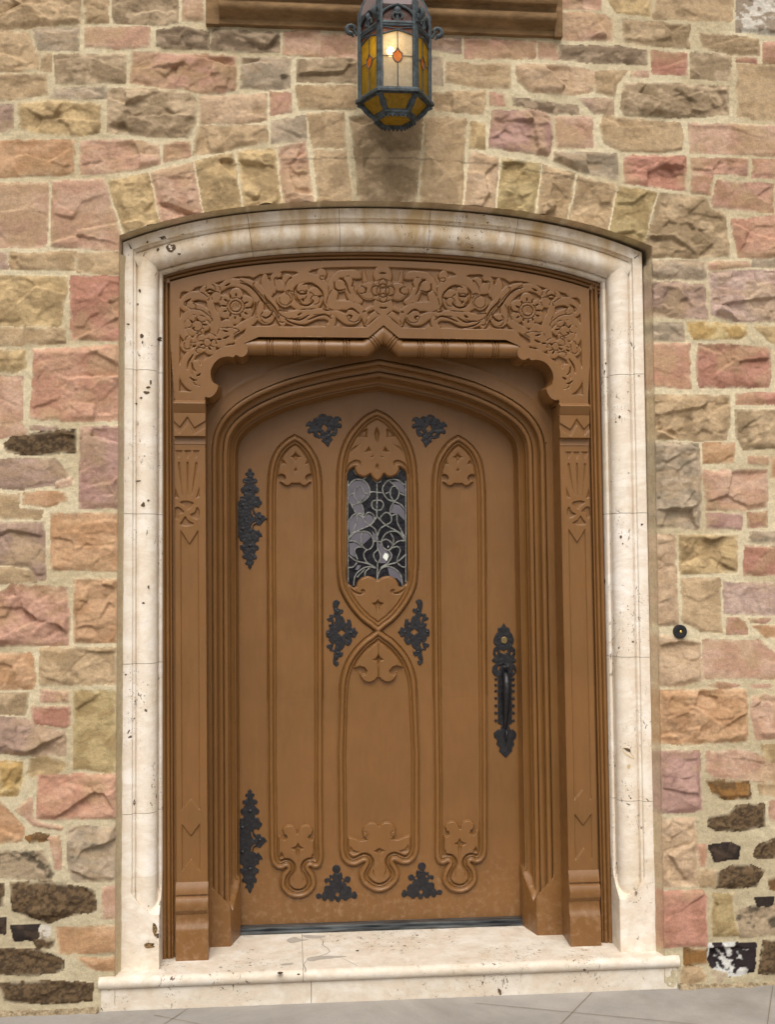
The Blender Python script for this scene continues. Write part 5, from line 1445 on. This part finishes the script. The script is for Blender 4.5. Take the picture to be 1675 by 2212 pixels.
OM = [(440,150),(530,200),(548,240),(510,292),(490,350),(490,400),(540,430),(620,420),(648,490),(620,550),(550,560),(560,610),(630,640),(680,740),(700,820),(750,800),(740,720),(850,720),(870,830),(887,900),(870,950),(900,975),(970,940),(1010,1040),(1078,1100),(1020,1160),(990,1242),(940,1255),(880,1220),(897,1330),(850,1432),(790,1482),(740,1475),(700,1430),(660,1520),(620,1580),(550,1620),(560,1660),(642,1650),(625,1762),(570,1812),(510,1800),(490,1860),(440,1920),(512,1950),(500,2042),(430,2078),(350,2010),(333,1900),(360,1760),(365,1640),(300,1642),(240,1620),(240,1560),(170,1552),(148,1490),(180,1440),(250,1430),(290,1430),(260,1370),(213,1320),(230,1260),(150,1232),(133,1140),(150,1040),(230,1010),(250,950),(208,920),(230,850),(300,850),(300,790),(210,782),(148,710),(200,680),(240,660),(240,590),(290,568),(360,580),(370,500),(340,400),(328,260),(370,180)]
for fl in (False, True):
    ironplate('middle_plate', dh(FOM, OM), [dh(FOM, [(585,1015),(695,1100),(600,1195),(475,1110)]), dh(FOM, [(340,680),(375,650),(408,680),(405,760),(375,860),(380,770)]), dh(FOM, [(370,1400),(395,1400),(410,1480),(380,1580),(325,1575),(350,1500)])], hdiscs=stn(FOM, [(728, 920), (738, 1300)], .0022), studs=stn(FOM, [(470,490),(860,1110),(480,1690),(210,1120)], .0045), flip=fl, label='pierced black iron ornament at the narrow waist, '+('right' if fl else 'left')+' side')
OB = [(750,380),(800,420),(900,400),(985,375),(1015,450),(1010,560),(1080,600),(1100,720),(1250,850),(1310,900),(1320,1050),(1400,1150),(1180,1260),(870,1250),(430,1250),(230,1200),(330,1100),(400,1000),(415,860),(470,800),(600,790),(560,700),(480,640),(590,560),(580,480),(630,450),(690,470)]
for fl in (False, True):
    P = dh(FOB, OB); pd = [((dh(FOB, [(x, y)])[0]), r*FOB[2]*.00178) for x, y, r in ((815,270,145),(505,650,95),(1175,610,112),(232,1155,98),(430,1225,92),(650,1235,98),(870,1265,92),(1110,1230,88),(1405,1150,104),(1400,1060,70))]
    ext = np.array([[d[0][0]+sx*d[1], d[0][1]+sz*d[1]] for d in pd for sx in (-1, 1) for sz in (-1, 1)])
    g0 = np.vstack([P]); 
    P2 = P
    # widen the grid by passing a degenerate spur to the farthest lobes
    o = None
    lo, hi = ext.min(0), ext.max(0)
    Pw = np.vstack([P2, P2[-1:]])
    def mk():
        P = Pw
        g = Grid(lo[0]-.004, hi[0]+.004, lo[1]-.004, hi[1]+.004, .0012)
        w, sd = g.poly(P, 1.0); S = np.full(g.X.shape, .05); S[w] = sd
        for (c, r) in pd: S = np.minimum(S, np.hypot(g.X-c[0], g.Z-c[1])-r)
        for x, y, r in ((850,1100,62),(545,745,55),(1010,640,38),(660,600,35),(1180,780,45)):
            c = dh(FOB, [(x, y)])[0]; S = np.maximum(S, r*FOB[2]*.00178-np.hypot(g.X-c[0], g.Z-c[1]))
        h = -.0035+.0077*sstep(.0006, -.0018, S)+.0016*(fbm(g.X, g.Z, .012, 6, 2)-.5)*(S < -.001)
        o = grid_obj('bottom_plate', -g.X if fl else g.X, g.Z-.02, -h, cellmask(S < .0022), m_iron.m, door)
        if fl: o.data.flip_normals()
        o['label'] = 'triangular black iron ornament at the foot of the door, '+('right' if fl else 'left')+' side'
    mk()
# handle plate
HPo = [(575,168),(612,230),(652,240),(662,292),(702,350),(717,410),(702,462),(685,490),(732,530),(738,600),(715,650),(745,680),(742,712),(700,725),(740,770),(752,840),(722,890),(690,920),(690,1560),(640,1580),(665,1640),(700,1640),(750,1690),(745,1760),(705,1790),(722,1850),(690,1890),(690,1940),(650,1980),(600,2035),(555,1990),(505,1935),(520,1890),(470,1850),(485,1790),(440,1750),(432,1690),(490,1640),(525,1640),(545,1580),(490,1560),(490,920),(430,890),(408,840),(420,770),(470,725),(415,712),(408,680),(440,650),(422,600),(430,530),(470,490),(432,460),(430,410),(450,350),(490,292),(490,240),(535,230)]
P = dh(FHD, HPo)
dd = []
for y in (950, 1030, 1112, 1212, 1315, 1415, 1520):
    dd += [(dh(FHD, [(465, y)])[0], .0068), (dh(FHD, [(707, y)])[0], .0068)]
hp2 = ironplate('handle_plate', np.vstack([P]), [dh(FHD, [(460,560),(490,570),(480,620),(465,600)]), dh(FHD, [(695,560),(668,570),(675,620),(695,600)]), dh(FHD, [(510,535),(570,560),(630,535),(620,580),(575,600),(530,585)]), dh(FHD, [(485,780),(530,760),(500,830)]), dh(FHD, [(700,800),(720,830),(705,860)])], discs=dd, thick=.005, label='black iron handle plate on the right edge')
hp2.name = 'handle_plate'
lk = dh(FHD, [(577, 410)])[0]
def lathe_at(name, prof, c, y, mat, par, n=28):
    V, Fc = [], []; m = len(prof)
    for k in range(n):
        a = 2*pi*k/n
        for r, yy_ in prof: V.append((c[0]+r*cos(a), y+yy_, c[1]-.02+r*sin(a)))
    for k in range(n):
        for j in range(m-1): Fc.append((k*m+j, ((k+1) % n)*m+j, ((k+1) % n)*m+j+1, k*m+j+1))
    return vf_obj(name, V, Fc, mat, par)
lathe_at('lock_cylinder', [(.0145, .004), (.0145, -.003), (.0135, -.0045), (.0118, -.005), (.0112, -.0035), (.0005, -.0035)], lk, -.005, m_brass.m, hp2)
bm = bmesh.new(); add_box(bm, lk[0]-.0008, lk[0]+.0008, -.0095, -.008, lk[1]-.02-.006, lk[1]-.02+.004); bm_obj('keyhole', bm, m_crack.m, hp2, smooth=False)
za, zb_, zc_ = [dh(FHD, [(590, y)])[0] for y in (830, 1290, 1640)]
xm = lk[0]+.001
gp = []
for t in np.linspace(0, 1, 26):
    z = za[1]+(zc_[1]+.005-za[1])*t-.02
    y = -.004-.052*math.sin(pi*min(1, t**0.72))**.8*(1-.35*t)
    gp.append((xm, y, z))
rr = [.0095+.006*math.sin(pi*min(1, (i/25)**.7)) - .0035*(i/25) for i in range(26)]
V, Fc = tube_vf(gp, rr, 14, flat=(1.0, .75))
vf_obj('pull_handle', V, Fc, m_iron.m, hp2, sharp=60)
V, Fc = tube_vf([(xm, -.006, za[1]+.004), (xm, -.022, za[1]+.008), (xm, -.036, za[1]+.004), (xm+.001, -.046, za[1]-.004)], [.008, .009, .013, .010], 14, flat=(1.3, .4))
vf_obj('thumb_latch', V, Fc, m_iron.m, hp2, sharp=60)
c0 = dh(FHD, [(610, 1720)])[0]
V, Fc = tube_vf([(xm+.002, -.010-.016*abs(sin(a)), c0[1]-.02+.021*cos(a)) for a in np.linspace(0.15, pi-.1, 16)], [.0042]*16, 10)
vf_obj('latch_ring', V, Fc, m_iron.m, hp2)

# ------------------------------------------------------------------ wall lantern
LY = -.250
def zf(y, Y, x=885): return float(unp(FLN, [(x, y)], Y)[0, 1])
RF, RB, RR = .144, .1315, .083
AP_ = sin(radians(60))
zfb = zf(1350, LY-RF*AP_); zft = zf(1285, LY-RF*AP_)
zrt = zf(1640, LY-RR*AP_); zteeth = zf(1960, LY-RR*AP_*.9)
zgt = zf(385, LY-RB*AP_); zbt = zf(300, LY-RB*AP_); zar = zf(60, LY-RB*AP_); zgl = zf(450, LY-RB*AP_)
lcx = float(unp(FLN, [(862, 1500)], LY)[0, 0])
lan = empty('wall_lantern', (lcx, LY, zfb), 'lit hexagonal bronze lantern with amber and milky glass above the door arch', 'lantern')
zo_ = zfb
def hexv(R, z, n=6, off=0.0): return [(R*cos(radians(60*k+off)), R*sin(radians(60*k+off)), z-zo_) for k in range(n)]
def hexring(name, prof, mat, par, closed=False):
    """profile (R,z) swept round the hexagon"""
    V, Fc = [], []; m = len(prof)
    for k in range(6):
        for R, z in prof: V.append((R*cos(radians(60*k)), R*sin(radians(60*k)), z-zo_))
    for k in range(6):
        k2 = (k+1) % 6
        for j in range(m if closed else m-1): Fc.append((k*m+j, k2*m+j, k2*m+(j+1) % m, k*m+(j+1) % m))
    return vf_obj(name, V, Fc, mat, par, sharp=30)
hexring('base_rim', [(RF-.022, zfb), (RF, zfb+.001), (RF+.001, zfb+.009), (RF-.004, zft+.001), (RB+.003, zft+.004), (RB-.010, zft+.004), (RB-.012, zfb)], m_patina.m, lan, True)
ztop = zf(-260, LY-RB*AP_)
for k in range(6):
    V, Fc = [], []
    a = radians(60*k); ca, sa = cos(a), sin(a)
    R = RB-.001
    base = len(V)
    prof = [(-.004, -.0125), (-.001, -.0125), (.001, -.006), (.0045, -.0045), (.0045, .0045), (.001, .006), (-.001, .0125), (-.004, .0125), (-.009, .010), (-.009, -.010)]
    for z in (zft+.002, zbt+.075):
        for r, s in prof: V.append((ca*(R+r)-sa*s, sa*(R+r)+ca*s, z-zo_))
    m = len(prof)
    for j in range(m): Fc.append((base+j, base+(j+1) % m, base+m+(j+1) % m, base+m+j))
    Fc.append(tuple(range(base+m, base+2*m)))
    vf_obj('corner_post', V, Fc, m_patina.m, lan, sharp=30)
hexring('head_band', [(RB-.010, zgt), (RB+.001, zgt), (RB+.003, zgt+.004), (RB+.001, zgt+.007), (RB+.004, zgt+.012), (RB+.003, zbt-.004), (RB+.0, zbt), (RB-.010, zbt)], m_patina.m, lan, True)
def glassmat(name, c1, c2, emit, tf):
    m = Mat(name, .35, .5); t = m.t
    out = t.nodes['Material Output']
    nz = m.ramp(m.noise(45, 5, .7), [(.3, 0.0), (.75, 1.0)]); cl = m.mix(nz, c1, c2)
    tl = t.nodes.new('ShaderNodeBsdfTranslucent'); t.links.new(cl, tl.inputs['Color'])
    tp = t.nodes.new('ShaderNodeBsdfTransparent'); t.links.new(cl, tp.inputs['Color'])
    t.links.new(cl, m.b.inputs['Base Color']); m.b.inputs['Roughness'].default_value = .3
    m.bump(m.noise(90, 3, .6), .5, .003)
    a = t.nodes.new('ShaderNodeMixShader'); a.inputs[0].default_value = .5; t.links.new(m.b.outputs[0], a.inputs[1]); t.links.new(tl.outputs[0], a.inputs[2])
    b = t.nodes.new('ShaderNodeMixShader'); b.inputs[0].default_value = tf; t.links.new(a.outputs[0], b.inputs[1]); t.links.new(tp.outputs[0], b.inputs[2])
    t.links.new(b.outputs[0], out.inputs['Surface']); return m.m
g_milk = glassmat('milky_glass', srgb(178, 164, 136), srgb(214, 200, 172), 0, .10)
g_amb = glassmat('amber_glass', srgb(128, 104, 22), srgb(172, 142, 44), 0, .15)
g_or = glassmat('orange_glass', srgb(214, 120, 34), srgb(240, 158, 60), 0, .25)
g_red = glassmat('red_glass', srgb(96, 62, 52), srgb(120, 80, 66), 0, .05)
def panel_frame(k):
    """local frame of side k (between corners k and k+1): origin, across, normal"""
    a0, a1 = radians(60*k), radians(60*(k+1)); R = RB-.006
    A = Vector((R*cos(a0), R*sin(a0), 0)); B = Vector((R*cos(a1), R*sin(a1), 0))
    return (A+B)/2, (B-A).normalized(), ((A+B)/2).normalized(), (B-A).length/2
zm = zf(825, LY-RB*AP_)
for k in range(6):
    O, U, Nn, hw = panel_frame(k)
    front = (k == 4)
    def pp(u, z, d=0.0): q = O+U*u+Nn*d; return (q.x, q.y, z-zo_)
    h2 = hw-.004
    me = bpy.data.meshes.new('glass_pane')
    Vv = [pp(-h2, zft+.003), pp(h2, zft+.003), pp(h2, zgl-.012), pp(0, zgl), pp(-h2, zgl-.012)]
    o = vf_obj('glass_pane', Vv, [(0, 1, 2, 3, 4)], g_milk if front else g_amb, lan, smooth=False)
    o['label'] = 'milky glass pane at the front' if front else 'amber glass pane'
    Vv = [pp(-h2, zgl-.012), pp(0, zgl), pp(h2, zgl-.012), pp(h2, zgt), pp(-h2, zgt)]
    q = vf_obj('red_glass_corner', Vv, [(0, 1, 2, 3, 4)], g_red, o, smooth=False)
    # orange drop
    dr = [(0, .030), (.006, .018), (.0165, .010), (.0165, -.006), (.010, -.018), (0, -.024), (-.010, -.018), (-.0165, -.006), (-.0165, .010), (-.006, .018)]
    Vv = [pp(u, zm+v, .0015) for u, v in dr]
    vf_obj('orange_drop', Vv, [tuple(range(10))], g_or, o, smooth=False)
    V, Fc = [], []
    dd_ = dr+[dr[0]]
    tube_vf([pp(u, zm+v, .003) for u, v in dd_], .0022, 6, V, Fc)
    tube_vf([pp(0, zm+.03, .003), pp(0, zgl, .003)], .0018, 6, V, Fc); tube_vf([pp(0, zm-.024, .003), pp(0, zft+.004, .003)], .0018, 6, V, Fc)
    tube_vf([pp(.0165, zm+.0, .003), pp(h2, zm+.0, .003)], .0016, 6, V, Fc); tube_vf([pp(-.0165, zm, .003), pp(-h2, zm, .003)], .0016, 6, V, Fc)
    tube_vf([pp(-h2-.004, zgl-.016, .003), pp(-h2*.4, zgl-.003, .003), pp(0, zgl+.004, .003), pp(h2*.4, zgl-.003, .003), pp(h2+.004, zgl-.016, .003)], .0036, 6, V, Fc)
    tube_vf([pp(-h2*.95, zgt-.003, .004), pp(-h2*.5, zgt-.006, .004), pp(0, zgl+.006, .004), pp(h2*.5, zgt-.006, .004), pp(h2*.95, zgt-.003, .004)], .0028, 6, V, Fc)
    vf_obj('lead_lines', V, Fc, m_patina.m, o)
    # arched crest with fleur
    V, Fc = [], []
    arcp = [pp(h2*1.02*cos(t)*(1 if abs(cos(t)) > 0 else 1), zbt+(zar-zbt)*min(1, (sin(t)**.75)*.86+.14*(1-abs(cos(t)))**2), .003) for t in np.linspace(0, pi, 21)]
    tube_vf(arcp, .0052, 8, V, Fc)
    hz = zar-zbt
    tube_vf([pp(0, zbt-.001, .004), pp(0, zbt+hz*.45, .004), pp(0, zbt+hz*.60, .004), pp(0, zbt+hz*.74, .004), pp(0, zbt+hz*.93, .004)], [.0045, .0045, .010, .0105, .001], 8, V, Fc, flat=(1.2, .5))
    for s in (-1, 1):
        tube_vf([pp(0, zbt+hz*.40, .004), pp(s*.010, zbt+hz*.47, .004), pp(s*.017, zbt+hz*.36, .004), pp(s*.017, zbt+hz*.16, .004), pp(s*.011, zbt+hz*.08, .004)], [.005, .006, .005, .0045, .002], 8, V, Fc)
    vf_obj('crest', V, Fc, m_patina.m, lan)
    Vv = [pp(u*h2*1.1, zbt+(zar-zbt)*(sin(math.acos(max(-1, min(1, u))))**.75)-.002, -.003) for u in np.linspace(-1, 1, 17)]
    vf_obj('crest_glass', Vv, [tuple(range(17))], g_red, lan, smooth=False)
# curled hooks at the corners
for k in range(6):
    a = radians(60*k); ca, sa = cos(a), sin(a)
    R0 = RB+.003; zc = zbt+.012
    pts = []
    for t in np.linspace(-.4, 1.0, 5): pts.append((R0+.004+.010*max(t, 0), zc-.012+.014*t))
    for t in np.linspace(pi*.9, -pi*.55, 16): pts.append((R0+.024+.0145*cos(t), zc+.004+.0145*sin(t)))
    V, Fc = tube_vf([(ca*r, sa*r, z-zo_) for r, z in pts], list(np.linspace(.0055, .0062, 5))+list(np.linspace(.0072, .0095, 16)), 8)
    r, z = pts[-1]
    tube_vf([(ca*(r+.004), sa*(r+.004), z-zo_+.004), (ca*(r-.002), sa*(r-.002), z-zo_-.004), (ca*(r-.006), sa*(r-.006), z-zo_-.013)], [.0062, .0055, .0035], 8, V, Fc)
    vf_obj('curled_hook', V, Fc, m_patina.m, lan)
# roof: cope panels curving in above the crests
RFp = [(RB-.014, zbt+.002), (RB-.013, zar-.012), (RB-.002, zar+.002), (RB-.016, zar+.05), (RB-.045, zar+.10), (.05, zar+.15), (.02, zar+.17), (.02, zar+.24)]
hexring('roof', RFp, m_cope.m, lan)
V, Fc = [], []
for k in range(6):
    a = radians(60*k); tube_vf([(cos(a)*R, sin(a)*R, z-zo_) for R, z in RFp[1:]], .006, 8, V, Fc)
tube_vf([(0, 0, zar+.22-zo_), (0, 0, zar+.34-zo_)], .012, 10, V, Fc)
tube_vf([(0, 0, zar+.32-zo_), (0, .06, zar+.36-zo_), (0, .14, zar+.33-zo_), (0, .20, zar+.30-zo_)], .012, 10, V, Fc)
vf_obj('roof_ribs', V, Fc, m_patina.m, lan)
# funnel below the rim
V = []; Fc = []
RU = RF-.020
hexring('lower_glass', [(RU-.006, zfb+.002), (RR-.006, zrt+.004)], g_amb, lan)
for k in range(6):
    V, Fc = [], []
    a = radians(60*k); ca, sa = cos(a), sin(a)
    P0 = (RU+.004, zfb+.001); P1 = (RR, zrt+.003)
    for t0, t1, r0, r1 in ((0, .28, .016, .009), (.28, .55, .009, .012), (.55, 1, .012, .010)):
        A = [P0[i]+(P1[i]-P0[i])*t0 for i in (0, 1)]; B = [P0[i]+(P1[i]-P0[i])*t1 for i in (0, 1)]
        tube_vf([(ca*A[0], sa*A[0], A[1]-zo_), (ca*B[0], sa*B[0], B[1]-zo_)], [r0, r1], 8, V, Fc, flat=(1, .4))
    vf_obj('funnel_rib', V, Fc, m_patina.m, lan)
hexring('lower_rim', [(RR-.016, zrt-.006), (RR+.002, zrt-.006), (RR+.003, zrt), (RR-.002, zrt+.007), (RR-.010, zrt+.007)], m_patina.m, lan, True)
hexring('inner_rim', [(.062, zrt-.001), (.066, zrt-.014), (.070, zrt-.016), (.072, zrt-.002)], m_patina.m, lan, True)
hexring('bottom_glass', [(RR-.014, zrt-.001), (.052, zrt-.008), (.002, zrt-.010)], g_amb, lan)
V, Fc = [], []
zt0 = zrt-.004; zt1 = zrt-.010; R1 = RR-.002; R2 = RR-.006
per = 5
for k in range(6):
    a0, a1 = radians(60*k), radians(60*(k+1))
    for j in range(per):
        for (ra, rb) in (((j)/per, (j+1)/per),):
            def pt(t, R, z):
                x = R*(cos(a0)*(1-t)+cos(a1)*t); y = R*(sin(a0)*(1-t)+sin(a1)*t); return (x, y, z-zo_)
            b = len(V); mid = (ra+rb)/2; e = (rb-ra)*.30
            V += [pt(ra, R1, zt0), pt(rb, R1, zt0), pt(rb, R2, zt1), pt(mid+e, R2-.001, zt1-.007), pt(mid, R2-.001, zt1-.012), pt(mid-e, R2-.001, zt1-.007), pt(ra, R2, zt1)]
            Fc.append(tuple(b+i for i in range(7)))
            tube_vf([pt(mid, R2, zt1-.002), pt(mid, R2, zt1-.012)], [.0052, .0015], 6, V, Fc)
cr = vf_obj('toothed_crown', V, Fc, m_patina.m, lan, smooth=False)
sm = cr.modifiers.new('thick', 'SOLIDIFY'); sm.thickness = .003
# the lit bulb
m_bulb = bpy.data.materials.new('bulb'); m_bulb.use_nodes = True
bb = m_bulb.node_tree.nodes['Principled BSDF']; bb.inputs['Emission Color'].default_value = (1, .72, .38, 1); bb.inputs['Emission Strength'].default_value = 60
bm = bmesh.new(); bmesh.ops.create_uvsphere(bm, u_segments=20, v_segments=12, radius=.014)
bz = zf(860, LY, 800)-zo_
for v in bm.verts: v.co.z = v.co.z*1.25+bz; v.co.x += -.020; v.co.y += -.05
bulb = bm_obj('bulb', bm, m_bulb, lan); bulb['label'] = 'glowing bulb'
